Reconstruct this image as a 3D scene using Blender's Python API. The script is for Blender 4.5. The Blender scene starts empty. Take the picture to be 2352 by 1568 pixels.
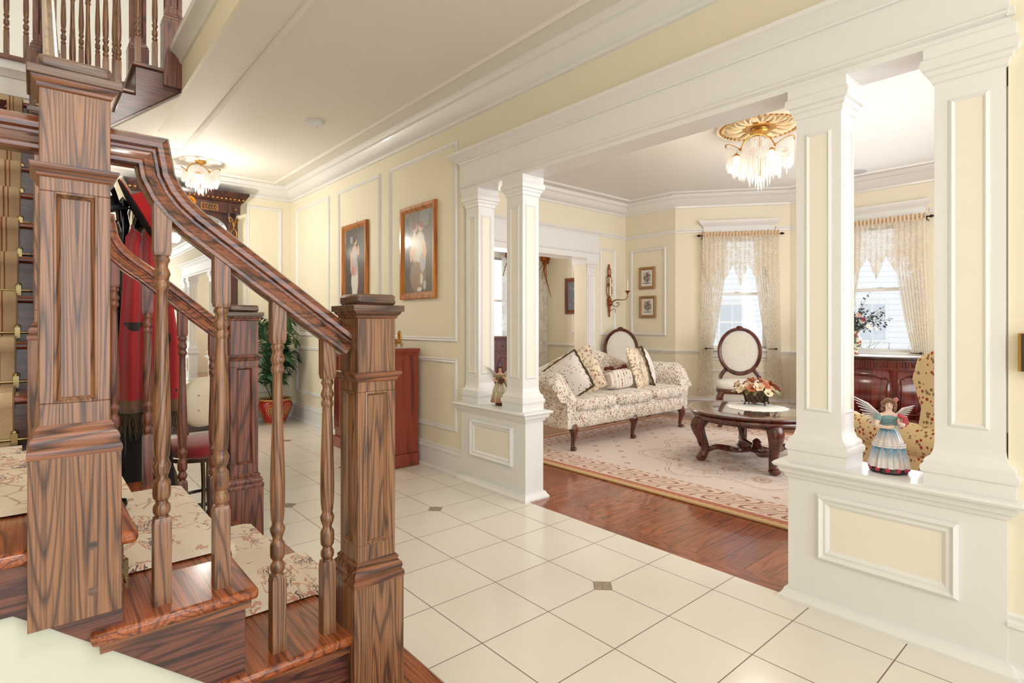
import bpy, bmesh, math, random
from mathutils import Vector, Matrix
random.seed(7)
S = bpy.context.scene
COL = S.collection
PI = math.pi
# ---------------------------------------------------------------- camera, world, light, exposure
CAM_H = 1.15
FPX = 1268.0
YAW = math.atan(1098 / FPX)
cd = bpy.data.cameras.new('camera'); cam = bpy.data.objects.new('camera', cd); COL.objects.link(cam)
cd.sensor_fit = 'HORIZONTAL'; cd.sensor_width = 36.0
cd.lens = 36.0 * FPX / 2352.0
cd.shift_y = -39.0 / 2352.0
cd.clip_start = 0.02
cam.location = (0, 0, CAM_H)
cam.rotation_euler = (PI / 2, 0, -YAW)
S.camera = cam
S.view_settings.view_transform = 'Standard'
S.view_settings.look = 'None'
S.view_settings.gamma = 1.0
S.view_settings.use_curve_mapping = False
S.view_settings.exposure = -0.36
W = bpy.data.worlds.new('world'); S.world = W; W.use_nodes = True
bg = W.node_tree.nodes['Background']
bg.inputs[0].default_value = (0.93, 0.97, 1.0, 1); bg.inputs[1].default_value = 1.8

def lamp(name, kind, loc, energy, color=(1, 1, 1), size=0.1, rot=None, sy=None):
    d = bpy.data.lights.new(name, kind); d.energy = energy; d.color = color
    if kind == 'AREA':
        d.size = size
        if sy: d.shape = 'RECTANGLE'; d.size_y = sy
    else:
        d.shadow_soft_size = size
    o = bpy.data.objects.new(name, d); COL.objects.link(o); o.location = loc
    if rot: o.rotation_euler = rot
    return o
WARM = (1.0, 0.86, 0.68)
lamp('overhead_fill_light', 'POINT', (0.9, -1.0, 4.3), 230, (1, 0.97, 0.93), 0.45)  # added overhead lamp with no fixture, brightens the foyer
lamp('foyer_fill_light', 'AREA', (0.6, -2.35, 1.9), 84, (0.94, 0.97, 1), 3.2, (PI / 2, 0, 0), 3.0)  # added soft lamp behind the camera, fills the foreground
lamp('stair_fill_light', 'AREA', (-0.85, 0.3, 3.9), 26, (0.9, 0.95, 1), 1.6, (0, -PI / 2 - 0.3, 0), 1.8)  # added area lamp beside the stairwell; there is no window here
lamp('living_window_daylight', 'AREA', (7.05, 1.95, 1.6), 26, (0.93, 0.97, 1), 1.2, (0, PI / 2, 0), 1.0)
lamp('living_side_fill', 'AREA', (4.6, -0.7, 1.7), 84, (0.95, 0.97, 1), 2.6, (PI / 2, 0, 0), 1.6)  # added lamp by the unseen side wall, fills the living room
lamp('dining_daylight', 'AREA', (5.2, 6.5, 1.7), 60, (1, 0.96, 0.9), 1.2, (-PI / 2, 0, 0), 1.3)
lamp('living_chandelier_light', 'POINT', (4.6, 2.15, 2.16), 30, WARM, 0.16)
lamp('hall_chandelier_light', 'POINT', (1.29, 6.2, 2.20), 34, (1, 0.93, 0.83), 0.06)
lamp('corridor_fill_light', 'POINT', (-0.7, 6.2, 2.2), 40, (1, 0.94, 0.86), 0.15)  # added lamp without a fixture, lifts the far end of the hall
lamp('upper_hall_fill', 'POINT', (0.9, 5.6, 5.0), 60, (1, 0.98, 0.95), 0.3)  # added lamp for the upper floor, no fixture belongs to it

# ---------------------------------------------------------------- materials
MATS = {}
def nodes_of(name):
    m = bpy.data.materials.new(name); m.use_nodes = True
    nt = m.node_tree; return m, nt, nt.nodes['Principled BSDF']
def setv(b, **k):
    for a, v in k.items():
        b.inputs[a.replace('_', ' ')].default_value = v
def c4(c): return (c[0], c[1], c[2], 1)
def srgb(r, g, b):
    f = lambda v: ((v / 255) / 12.92 if v / 255 <= 0.04045 else ((v / 255 + 0.055) / 1.055) ** 2.4)
    return (f(r), f(g), f(b))
def plain(name, col, rough=0.5, metal=0.0, var=0.04, coat=0.0, bump=0.0, bscale=60, **kw):
    if name in MATS: return MATS[name]
    m, nt, b = nodes_of(name); N = nt.nodes; L = nt.links
    tc = N.new('ShaderNodeTexCoord'); nz = N.new('ShaderNodeTexNoise')
    nz.inputs['Scale'].default_value = bscale * 0.15
    L.new(tc.outputs['Object'], nz.inputs['Vector'])
    mx = N.new('ShaderNodeMix'); mx.data_type = 'RGBA'
    mx.inputs[6].default_value = c4([max(0, v * (1 - var)) for v in col])
    mx.inputs[7].default_value = c4([min(1, v * (1 + var)) for v in col])
    L.new(nz.outputs[0], mx.inputs[0]); L.new(mx.outputs[2], b.inputs['Base Color'])
    setv(b, Roughness=rough, Metallic=metal)
    b.inputs['Coat Weight'].default_value = coat
    if bump:
        n2 = N.new('ShaderNodeTexNoise'); n2.inputs['Scale'].default_value = bscale
        L.new(tc.outputs['Object'], n2.inputs['Vector'])
        bp = N.new('ShaderNodeBump'); bp.inputs['Strength'].default_value = bump; bp.inputs['Distance'].default_value = 0.01
        L.new(n2.outputs[0], bp.inputs['Height']); L.new(bp.outputs[0], b.inputs['Normal'])
    for k, v in kw.items(): b.inputs[k.replace('_', ' ')].default_value = v
    MATS[name] = m; return m
def ramp(N, stops):
    r = N.new('ShaderNodeValToRGB'); e = r.color_ramp.elements
    while len(e) < len(stops): e.new(0.5)
    for i, (p, c) in enumerate(stops):
        e[i].position = p; e[i].color = c4(c)
    return r
def wood(name, light, mid, dark, axis='Z', rings=9.0, rough=0.32, coat=0.35, streak=1.0, off=(0.013, 0.021, 0.0)):
    if name in MATS: return MATS[name]
    m, nt, b = nodes_of(name); N = nt.nodes; L = nt.links
    tc = N.new('ShaderNodeTexCoord'); oi = N.new('ShaderNodeObjectInfo')
    add = N.new('ShaderNodeVectorMath'); add.operation = 'ADD'
    rv = N.new('ShaderNodeVectorMath'); rv.operation = 'SCALE'; rv.inputs[0].default_value = (0.31, 0.23, 0.57)
    L.new(oi.outputs['Random'], rv.inputs['Scale'])
    L.new(tc.outputs['Object'], add.inputs[0]); L.new(rv.outputs[0], add.inputs[1])
    mp = N.new('ShaderNodeMapping'); sc = [1.0, 1.0, 1.0]; sc['XYZ'.index(axis)] = 0.075
    mp.inputs['Scale'].default_value = sc; mp.inputs['Location'].default_value = off
    L.new(add.outputs[0], mp.inputs['Vector'])
    nz = N.new('ShaderNodeTexNoise'); nz.inputs['Scale'].default_value = 11; nz.inputs['Detail'].default_value = 2.5; nz.inputs['Roughness'].default_value = 0.35
    L.new(mp.outputs[0], nz.inputs['Vector'])
    nm = N.new('ShaderNodeMath'); nm.operation = 'MULTIPLY'; nm.inputs[1].default_value = rings
    L.new(nz.outputs[0], nm.inputs[0])
    fr = N.new('ShaderNodeMath'); fr.operation = 'PINGPONG'; fr.inputs[1].default_value = 0.5
    L.new(nm.outputs[0], fr.inputs[0])
    m2 = N.new('ShaderNodeMath'); m2.operation = 'MULTIPLY'; m2.inputs[1].default_value = 2.0
    L.new(fr.outputs[0], m2.inputs[0])
    mp2 = N.new('ShaderNodeMapping'); s2 = [260.0, 260.0, 260.0]; s2['XYZ'.index(axis)] = 5.0
    mp2.inputs['Scale'].default_value = s2; L.new(add.outputs[0], mp2.inputs['Vector'])
    st = N.new('ShaderNodeTexNoise'); st.inputs['Scale'].default_value = 1.0; st.inputs['Detail'].default_value = 3
    L.new(mp2.outputs[0], st.inputs['Vector'])
    dk2 = [d * 0.6 + q * 0.4 for d, q in zip(dark, mid)]; r1 = ramp(N, [(0.0, dk2), (0.07, dk2), (0.22, mid), (0.55, light), (1.0, light)]); L.new(m2.outputs[0], r1.inputs[0])
    r2 = ramp(N, [(0.36, [0.25 + v for v in dark]), (0.55, (1, 1, 1)), (0.7, (1, 1, 1))]); L.new(st.outputs[0], r2.inputs[0])
    mx = N.new('ShaderNodeMix'); mx.data_type = 'RGBA'; mx.blend_type = 'MULTIPLY'; mx.inputs[0].default_value = 0.75 * streak
    L.new(r1.outputs[0], mx.inputs[6]); L.new(r2.outputs[0], mx.inputs[7]); L.new(mx.outputs[2], b.inputs['Base Color'])
    bp = N.new('ShaderNodeBump'); bp.inputs['Strength'].default_value = 0.18; bp.inputs['Distance'].default_value = 0.002
    L.new(st.outputs[0], bp.inputs['Height']); L.new(bp.outputs[0], b.inputs['Normal'])
    setv(b, Roughness=rough); b.inputs['Coat Weight'].default_value = coat; b.inputs['Coat Roughness'].default_value = 0.15
    MATS[name] = m; return m

class G:
    """tiny expression builder over math nodes"""
    def __init__(s, nt): s.N = nt.nodes; s.L = nt.links
    def m(s, op, a, b=None, c=None):
        n = s.N.new('ShaderNodeMath'); n.operation = op
        for i, v in enumerate((a, b, c)):
            if v is None: continue
            if isinstance(v, (int, float)): n.inputs[i].default_value = v
            else: s.L.new(v, n.inputs[i])
        return n.outputs[0]
    def xyz(s, out='Object'):
        tc = s.N.new('ShaderNodeTexCoord'); sp = s.N.new('ShaderNodeSeparateXYZ')
        s.L.new(tc.outputs[out], sp.inputs[0]); return sp.outputs[0], sp.outputs[1], sp.outputs[2], tc.outputs[out]
    def noise(s, vec, scale, detail=2):
        n = s.N.new('ShaderNodeTexNoise'); n.inputs['Scale'].default_value = scale; n.inputs['Detail'].default_value = detail
        if vec is not None: s.L.new(vec, n.inputs['Vector'])
        return n.outputs[0]
    def voro(s, vec, scale, feature='F1'):
        n = s.N.new('ShaderNodeTexVoronoi'); n.feature = feature; n.inputs['Scale'].default_value = scale
        if vec is not None: s.L.new(vec, n.inputs['Vector'])
        return n
    def vec(s, x, y, z=0.0):
        n = s.N.new('ShaderNodeCombineXYZ')
        for i, v in enumerate((x, y, z)):
            if isinstance(v, (int, float)): n.inputs[i].default_value = v
            else: s.L.new(v, n.inputs[i])
        return n.outputs[0]
    def mix(s, f, a, b):
        n = s.N.new('ShaderNodeMix'); n.data_type = 'RGBA'
        if isinstance(f, (int, float)): n.inputs[0].default_value = f
        else: s.L.new(f, n.inputs[0])
        for i, v in ((6, a), (7, b)):
            if isinstance(v, (tuple, list)): n.inputs[i].default_value = c4(v)
            else: s.L.new(v, n.inputs[i])
        return n.outputs[2]
    def lt(s, a, b): return s.m('LESS_THAN', a, b)
    def gt(s, a, b): return s.m('GREATER_THAN', a, b)
    def band(s, a, lo, hi): return s.m('MULTIPLY', s.gt(a, lo), s.lt(a, hi))
    def ell(s, x, y, cx, cy, rx, ry):
        a = s.m('DIVIDE', s.m('SUBTRACT', x, cx), rx); b = s.m('DIVIDE', s.m('SUBTRACT', y, cy), ry)
        return s.m('SQRT', s.m('ADD', s.m('MULTIPLY', a, a), s.m('MULTIPLY', b, b)))
    def fracd(s, a):  # distance to nearest integer
        return s.m('ABSOLUTE', s.m('SUBTRACT', a, s.m('ROUND', a)))

PW = plain('white_gloss_paint', srgb(236, 235, 233), 0.36, coat=0.12, var=0.012)
PY = plain('cream_wall_paint', srgb(240, 232, 208), 0.55, var=0.015)
PD = plain('warm_cream_paint', srgb(243, 236, 220), 0.55, var=0.015)
PC = plain('ceiling_paint', srgb(236, 231, 222), 0.6, var=0.01)
PL = plain('living_ceiling_paint', srgb(228, 226, 222), 0.5, var=0.01)
OAK_L, OAK_M, OAK_D = srgb(146, 102, 70), srgb(118, 80, 55), srgb(58, 36, 28)
OAKZ = wood('oak_vertical', OAK_L, OAK_M, OAK_D, 'Z', 22)
OAKX = wood('oak_along_stair', srgb(140, 86, 54), srgb(98, 56, 36), srgb(48, 28, 22), 'X', 14)
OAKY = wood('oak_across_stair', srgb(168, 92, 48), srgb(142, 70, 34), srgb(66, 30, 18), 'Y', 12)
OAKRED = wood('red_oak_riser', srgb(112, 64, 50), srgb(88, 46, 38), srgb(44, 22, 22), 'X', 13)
OAKCAP = wood('oak_end_grain', srgb(110, 82, 64), srgb(86, 62, 50), srgb(50, 36, 32), 'X', 16, 0.28)
OAKRZ = wood('red_oak_vertical', srgb(132, 76, 58), srgb(100, 54, 44), srgb(50, 26, 24), 'Z', 15)
MAHO = wood('mahogany', srgb(104, 44, 26), srgb(82, 30, 20), srgb(40, 14, 10), 'Z', 5, 0.22, 0.6)
MAHOX = wood('mahogany_flat', srgb(104, 44, 26), srgb(82, 30, 20), srgb(40, 14, 10), 'X', 5, 0.15, 0.8)
CHERRY = wood('cherry_cabinet', srgb(150, 58, 34), srgb(132, 46, 28), srgb(92, 30, 20), 'Z', 3, 0.3, 0.5, 0.4)
BURG = wood('burgundy_mahogany', srgb(110, 34, 26), srgb(88, 24, 20), srgb(44, 10, 12), 'Z', 4, 0.2, 0.7, 0.6)
GOLD = plain('antique_gold', srgb(190, 140, 70), 0.35, 0.85, 0.2)
GILT = plain('gilt_frame', srgb(160, 122, 80), 0.4, 0.2, 0.15)
BRONZE = plain('bronze', srgb(140, 78, 34), 0.4, 0.7, 0.25)
BRASS = plain('brass', srgb(158, 140, 98), 0.28, 1.0, 0.05)
DMAHO = wood('dark_mahogany', srgb(74, 36, 26), srgb(54, 24, 18), srgb(26, 10, 8), 'Z', 5, 0.3, 0.5)
DARKIRON = plain('dark_iron', srgb(60, 44, 34), 0.4, 0.7, 0.1)
BLACK = plain('black_fabric', (0.006, 0.006, 0.007), 0.8)
BLACKG = plain('black_lacquer', (0.01, 0.01, 0.011), 0.2, coat=0.5)
WHITEM = plain('white_plastic', (0.8, 0.8, 0.8), 0.5)
GREYM = plain('grey_grille', (0.5, 0.5, 0.5), 0.6)
IVORY = plain('ivory_upholstery', srgb(226, 220, 206), 0.85, bump=0.2, bscale=300)
CANDLE = plain('candle_wax', srgb(245, 238, 222), 0.4)
REDF = plain('red_felt', srgb(168, 18, 22), 0.85, var=0.15)
REDV = plain('red_velvet', srgb(150, 14, 26), 0.75, var=0.2, Sheen_Weight=0.6)
LACEW = plain('white_lace', (0.85, 0.84, 0.8), 0.9, bump=0.4, bscale=200)
SOIL = plain('soil', (0.05, 0.035, 0.02), 0.95)
LEAF = plain('palm_leaf', srgb(34, 74, 34), 0.45, var=0.45, bscale=40)

def glass_mat():
    m, nt, b = nodes_of('clear_glass')
    N = nt.nodes; L = nt.links
    t = N.new('ShaderNodeBsdfTransparent'); g = N.new('ShaderNodeBsdfGlossy'); g.inputs['Roughness'].default_value = 0.02
    fr = N.new('ShaderNodeFresnel'); fr.inputs[0].default_value = 1.4
    mx = N.new('ShaderNodeMixShader'); L.new(fr.outputs[0], mx.inputs[0]); L.new(t.outputs[0], mx.inputs[1]); L.new(g.outputs[0], mx.inputs[2])
    L.new(mx.outputs[0], nt.nodes['Material Output'].inputs[0]); return m
GLASS = glass_mat()
def crystal_mat():
    m, nt, b = nodes_of('crystal')
    setv(b, Base_Color=(1, 0.98, 0.95, 1), Roughness=0.08, IOR=1.5)
    b.inputs['Transmission Weight'].default_value = 0.6
    b.inputs['Emission Color'].default_value = (1, 0.93, 0.82, 1); b.inputs['Emission Strength'].default_value = 0.10  # slight emission stands in for lamplight caught in the crystals
    return m
CRYSTAL = crystal_mat()
def emis(name, col, s):
    m, nt, b = nodes_of(name); setv(b, Base_Color=c4(col))
    b.inputs['Emission Color'].default_value = c4(col); b.inputs['Emission Strength'].default_value = s; return m
BULB = emis('lit_bulb', (1, 0.9, 0.75), 7)
def mirror_mat():
    m, nt, b = nodes_of('mirror_silver'); setv(b, Base_Color=(0.93, 0.94, 0.94, 1), Metallic=1.0, Roughness=0.01); return m
MIRROR = mirror_mat()

def tile_mat():
    m, nt, b = nodes_of('cream_floor_tile'); g = G(nt)
    x, y, z, o = g.xyz()
    a = g.m('DIVIDE', g.m('SUBTRACT', x, 1.893), 0.335); c = g.m('DIVIDE', g.m('SUBTRACT', y, 1.577), 0.335)
    gl = g.m('MINIMUM', g.fracd(a), g.fracd(c)); grout = g.lt(gl, 0.0062)
    s = g.m('DIVIDE', g.m('ADD', a, c), 4.0); t = g.m('DIVIDE', g.m('SUBTRACT', a, c), 4.0)
    ds = g.m('SUBTRACT', s, g.m('ROUND', s)); dt = g.m('SUBTRACT', t, g.m('ROUND', t))
    da = g.m('ABSOLUTE', g.m('MULTIPLY', g.m('ADD', ds, dt), 2.0)); db = g.m('ABSOLUTE', g.m('MULTIPLY', g.m('SUBTRACT', ds, dt), 2.0))
    dd = g.m('ADD', da, db); ins = g.lt(dd, 0.155); rim = g.band(dd, 0.155, 0.166)
    e1 = g.m('ABSOLUTE', g.m('SUBTRACT', da, db)); sub = g.lt(e1, 0.004)
    nz = g.noise(o, 3.0, 5); nf = g.noise(o, 40.0, 3)
    ca = g.m('FLOOR', a); cb = g.m('FLOOR', c)
    wn = g.N.new('ShaderNodeTexWhiteNoise'); g.L.new(g.vec(ca, cb, 0.0), wn.inputs['Vector'])
    base = g.mix(nz, srgb(243, 238, 228), srgb(230, 222, 209))
    base = g.mix(g.m('MULTIPLY', wn.outputs[0], 0.35), base, srgb(244, 238, 226))
    insc = g.mix(nf, srgb(150, 132, 112), srgb(176, 160, 140))
    insc = g.mix(sub, insc, srgb(120, 104, 90))
    col = g.mix(grout, base, srgb(132, 112, 92)); col = g.mix(ins, col, insc); col = g.mix(rim, col, srgb(120, 104, 88))
    g.L.new(col, b.inputs['Base Color'])
    rg = g.m('ADD', g.m('MULTIPLY', grout, 0.5), g.m('ADD', 0.12, g.m('MULTIPLY', nf, 0.06)))
    g.L.new(rg, b.inputs['Roughness'])
    return m
TILE = tile_mat()

def plank_mat():
    m, nt, b = nodes_of('cherry_plank_floor'); g = G(nt)
    x, y, z, o = g.xyz()
    PWD = 0.125
    r = g.m('DIVIDE', y, PWD); row = g.m('FLOOR', r)
    wn = g.N.new('ShaderNodeTexWhiteNoise'); wn.noise_dimensions = '1D'; g.L.new(row, wn.inputs['W'])
    xs = g.m('DIVIDE', g.m('ADD', x, g.m('MULTIPLY', wn.outputs[0], 3.0)), 0.9)
    wn2 = g.N.new('ShaderNodeTexWhiteNoise'); g.L.new(g.vec(row, g.m('FLOOR', xs), 0.0), wn2.inputs['Vector'])
    border = g.lt(x, 2.53)
    gap = g.m('MAXIMUM', g.lt(g.fracd(r), 0.014), g.lt(g.fracd(xs), 0.0022))
    sh = g.m('MULTIPLY', wn2.outputs[0], 11.0)
    v1 = g.vec(g.m('MULTIPLY', g.m('ADD', x, sh), 1.1), g.m('MULTIPLY', g.m('ADD', y, sh), 9.0), 0.0)
    n1 = g.noise(v1, 1.3, 2)
    rings = g.m('PINGPONG', g.m('MULTIPLY', n1, 7.0), 0.5)
    st = g.noise(g.vec(g.m('MULTIPLY', x, 6.0), g.m('MULTIPLY', y, 260.0), 0.0), 1.0, 3)
    k = g.m('ADD', g.m('MULTIPLY', rings, 1.4), g.m('MULTIPLY', g.m('SUBTRACT', st, 0.5), 0.8))
    rp = ramp(g.N, [(0.0, srgb(122, 62, 36)), (0.22, srgb(154, 82, 50)), (0.8, srgb(176, 98, 60))]); g.L.new(k, rp.inputs[0])
    v2 = g.vec(g.m('MULTIPLY', x, 9.0), g.m('MULTIPLY', y, 1.5), 3.0)
    n2 = g.noise(v2, 1.3, 2); rings2 = g.m('PINGPONG', g.m('MULTIPLY', n2, 9.0), 0.5)
    rp2 = ramp(g.N, [(0.0, srgb(118, 56, 34)), (0.5, srgb(162, 84, 52))]); g.L.new(rings2, rp2.inputs[0])
    col = g.mix(g.m('MULTIPLY', wn2.outputs[0], 0.7), rp.outputs[0], srgb(126, 60, 36))
    col = g.mix(gap, col, srgb(60, 24, 14))
    col = g.mix(border, col, rp2.outputs[0])
    g.L.new(col, b.inputs['Base Color']); setv(b, Roughness=0.22); b.inputs['Coat Weight'].default_value = 0.4
    return m
PLANK = plank_mat()

def rug_mat(cx, cy, hx, hy):
    m, nt, b = nodes_of('floral_rug'); g = G(nt)
    x, y, z, o = g.xyz()
    ex = g.m('SUBTRACT', hx, g.m('ABSOLUTE', x)); ey = g.m('SUBTRACT', hy, g.m('ABSOLUTE', y))
    d = g.m('MINIMUM', ex, ey)
    nz = g.noise(o, 1.6, 3); nf = g.noise(o, 30, 3)
    field = g.mix(nz, srgb(232, 222, 214), srgb(226, 200, 184)); field = g.mix(g.m('MULTIPLY', nf, 0.3), field, srgb(214, 206, 208))
    # sprigs on a diagonal lattice
    a = g.m('DIVIDE', g.m('ADD', x, y), 0.30); c = g.m('DIVIDE', g.m('SUBTRACT', x, y), 0.30)
    fa = g.m('SUBTRACT', a, g.m('ROUND', a)); fc = g.m('SUBTRACT', c, g.m('ROUND', c))
    rr = g.m('SQRT', g.m('ADD', g.m('MULTIPLY', fa, fa), g.m('MULTIPLY', fc, fc)))
    an = g.m('ARCTAN2', fa, fc); pet = g.m('ADD', 0.06, g.m('MULTIPLY', 0.075, g.m('ABSOLUTE', g.m('SINE', g.m('MULTIPLY', an, 2.0)))))
    sp = g.m('MULTIPLY', g.lt(rr, pet), g.gt(nf, 0.42))
    rc = g.m('SQRT', g.m('ADD', g.m('MULTIPLY', x, x), g.m('MULTIPLY', y, y)))
    sp = g.m('MULTIPLY', sp, g.gt(rc, 0.95))
    field = g.mix(g.m('MULTIPLY', sp, 0.75), field, srgb(168, 110, 78))
    # centre medallion
    ac = g.m('ARCTAN2', y, x)
    lobes = g.m('ADD', rc, g.m('MULTIPLY', 0.09, g.m('SINE', g.m('MULTIPLY', ac, 8.0))))
    ring = g.m('MULTIPLY', g.m('MAXIMUM', g.band(lobes, 0.80, 0.812), g.band(lobes, 0.835, 0.843)), g.gt(nf, 0.42))
    field = g.mix(g.m('MULTIPLY', ring, 0.7), field, srgb(150, 118, 104))
    wv = g.N.new('ShaderNodeVectorMath'); wv.operation = 'ADD'; nv_ = g.N.new('ShaderNodeTexNoise'); nv_.inputs['Scale'].default_value = 6.0; g.L.new(o, nv_.inputs['Vector'])
    sc_ = g.N.new('ShaderNodeVectorMath'); sc_.operation = 'SCALE'; sc_.inputs['Scale'].default_value = 0.10; g.L.new(nv_.outputs['Color'], sc_.inputs[0]); g.L.new(o, wv.inputs[0]); g.L.new(sc_.outputs[0], wv.inputs[1])
    vo = g.voro(wv.outputs[0], 4.2); vd_ = vo.outputs['Distance']; inn = g.lt(lobes, 0.74)
    rose = g.m('MULTIPLY', g.lt(vd_, 0.36), inn)
    rosec = g.mix(g.lt(g.m('PINGPONG', g.m('MULTIPLY', vd_, 7.5), 0.5), 0.16), srgb(214, 180, 156), srgb(140, 104, 92))
    field = g.mix(g.m('MULTIPLY', rose, 0.62), field, rosec)
    ve_ = g.voro(wv.outputs[0], 9.0, 'DISTANCE_TO_EDGE'); vine = g.m('MULTIPLY', g.m('MULTIPLY', g.lt(ve_.outputs['Distance'], 0.035), g.gt(vd_, 0.36)), g.m('MULTIPLY', inn, g.gt(nf, 0.46)))
    field = g.mix(g.m('MULTIPLY', vine, 0.6), field, srgb(150, 140, 140))
    # scroll border 0.11..0.36
    al = g.m('MULTIPLY', g.m('ADD', x, y), 1.0)
    t1 = g.m('DIVIDE', al, 0.26); tf = g.m('SUBTRACT', t1, g.m('ROUND', t1)); dn = g.m('DIVIDE', g.m('SUBTRACT', d, 0.24), 0.26)
    rs = g.m('SQRT', g.m('ADD', g.m('MULTIPLY', tf, tf), g.m('MULTIPLY', dn, dn))); as_ = g.m('ARCTAN2', dn, tf)
    spi = g.m('PINGPONG', g.m('ADD', g.m('MULTIPLY', rs, 5.0), g.m('ADD', g.m('DIVIDE', as_, 2 * PI), g.m('MULTIPLY', nf, 0.5))), 0.5)
    scroll = g.m('MULTIPLY', g.lt(spi, 0.15), g.band(d, 0.12, 0.35))
    field = g.mix(g.m('MULTIPLY', g.band(d, 0.10, 0.37), 0.45), field, srgb(230, 200, 176))
    field = g.mix(g.m('MULTIPLY', scroll, 0.85), field, srgb(160, 92, 74))
    dash = g.m('MULTIPLY', g.band(d, 0.365, 0.378), g.lt(g.m('PINGPONG', g.m('MULTIPLY', al, 14.0), 0.5), 0.3))
    field = g.mix(dash, field, srgb(168, 90, 66))
    rope = g.m('PINGPONG', g.m('ADD', g.m('MULTIPLY', al, 20.0), g.m('MULTIPLY', d, 14.0)), 0.5)
    rb = g.band(d, 0.045, 0.10)
    field = g.mix(rb, field, g.mix(g.lt(rope, 0.25), srgb(150, 66, 44), srgb(222, 160, 130)))
    field = g.mix(g.lt(d, 0.045), field, srgb(210, 176, 128))
    g.L.new(field, b.inputs['Base Color']); setv(b, Roughness=0.95)
    bp = g.N.new('ShaderNodeBump'); bp.inputs['Strength'].default_value = 0.4; bp.inputs['Distance'].default_value = 0.004
    g.L.new(g.noise(o, 250, 2), bp.inputs['Height']); g.L.new(bp.outputs[0], b.inputs['Normal'])
    return m

def damask(name, base, c1, c2, line, s=5.0, plane='XZ', stripe=None):
    """ogee lattice with flower clusters"""
    m, nt, b = nodes_of(name); g = G(nt)
    x, y, z, o = g.xyz()
    u = g.m('MULTIPLY', g.m('ADD', x, g.m('MULTIPLY', y, 0.6)), s); v = g.m('MULTIPLY', g.m('ADD', z, g.m('MULTIPLY', y, 0.8)), s * 0.72)
    uu = g.m('ADD', u, g.m('MULTIPLY', 0.16, g.m('SINE', g.m('MULTIPLY', v, 2 * PI))))
    u2 = g.m('SUBTRACT', u, g.m('MULTIPLY', 0.16, g.m('SINE', g.m('MULTIPLY', v, 2 * PI))))
    l1 = g.fracd(uu); l2 = g.fracd(g.m('ADD', u2, 0.5))
    lat = g.m('MINIMUM', l1, l2)
    fu = g.m('SUBTRACT', u, g.m('ROUND', u)); fu2 = g.m('SUBTRACT', g.m('ADD', u, 0.5), g.m('ROUND', g.m('ADD', u, 0.5)))
    fv = g.m('SUBTRACT', v, g.m('ROUND', v)); 
    r1 = g.m('SQRT', g.m('ADD', g.m('MULTIPLY', fu, fu), g.m('MULTIPLY', fv, fv)))
    r2 = g.m('SQRT', g.m('ADD', g.m('MULTIPLY', fu2, fu2), g.m('MULTIPLY', g.m('SUBTRACT', g.m('ABSOLUTE', fv), 0.5), g.m('SUBTRACT', g.m('ABSOLUTE', fv), 0.5))))
    rr = g.m('MINIMUM', r1, r2)
    vo = g.voro(o, s * 9); vd = vo.outputs['Distance']
    leaves = g.lt(vd, 0.40)
    clus = g.lt(rr, 0.30)
    hole = g.gt(g.m('PINGPONG', g.m('MULTIPLY', rr, 9.0), 0.5), 0.12)
    f = g.m('MULTIPLY', g.m('MULTIPLY', leaves, clus), hole)
    col = g.mix(g.noise(o, 7), base, [v_ * 0.92 for v_ in base])
    sm = g.m('MULTIPLY', leaves, g.m('SUBTRACT', 1.0, clus))
    col = g.mix(g.m('MULTIPLY', sm, 0.55), col, c2)
    col = g.mix(g.m('MULTIPLY', f, 0.9), col, g.mix(g.gt(rr, 0.17), c1, c2 if stripe is None else c1))
    col = g.mix(g.m('MULTIPLY', g.m('MAXIMUM', g.band(lat, 0.010, 0.022), g.band(lat, 0.075, 0.087)), 0.8), col, line)
    col = g.mix(g.m('MULTIPLY', g.m('MULTIPLY', g.band(lat, 0.03, 0.07), g.lt(vd, 0.24)), 0.8), col, c1)
    g.L.new(col, b.inputs['Base Color']); setv(b, Roughness=0.85); b.inputs['Sheen Weight'].default_value = 0.2
    return m
SOFAF = damask('damask_fabric', srgb(236, 226, 212), srgb(166, 84, 70), srgb(142, 122, 106), srgb(112, 102, 94), 5.0)
PILF = damask('damask_pillow_fabric', srgb(236, 218, 192), srgb(180, 96, 74), srgb(140, 122, 96), srgb(104, 92, 76), 3.6)

def sprig(name, base, c1, c2, s=38, thr=0.28):
    m, nt, b = nodes_of(name); g = G(nt); x, y, z, o = g.xyz()
    vo = g.voro(o, s); vd = vo.outputs['Distance']; wn = g.N.new('ShaderNodeSeparateColor'); g.L.new(vo.outputs['Color'], wn.inputs[0])
    k = g.lt(vd, thr); cc = g.mix(g.gt(wn.outputs[0], 0.5), c1, c2)
    keep = g.gt(wn.outputs[1], 0.3)
    col = g.mix(g.m('MULTIPLY', k, keep), base, cc)
    g.L.new(col, b.inputs['Base Color']); setv(b, Roughness=0.9); return m
SPRIGW = sprig('ditsy_print', srgb(234, 226, 220), srgb(130, 60, 60), srgb(96, 92, 110), 45, 0.25)
CHAIRF = sprig('chair_jacquard', srgb(226, 222, 212), srgb(214, 190, 172), srgb(206, 196, 184), 40, 0.22)
ARMF = sprig('rosebud_chintz', srgb(226, 200, 152), srgb(164, 66, 46), srgb(136, 112, 74), 46, 0.40)
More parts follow.
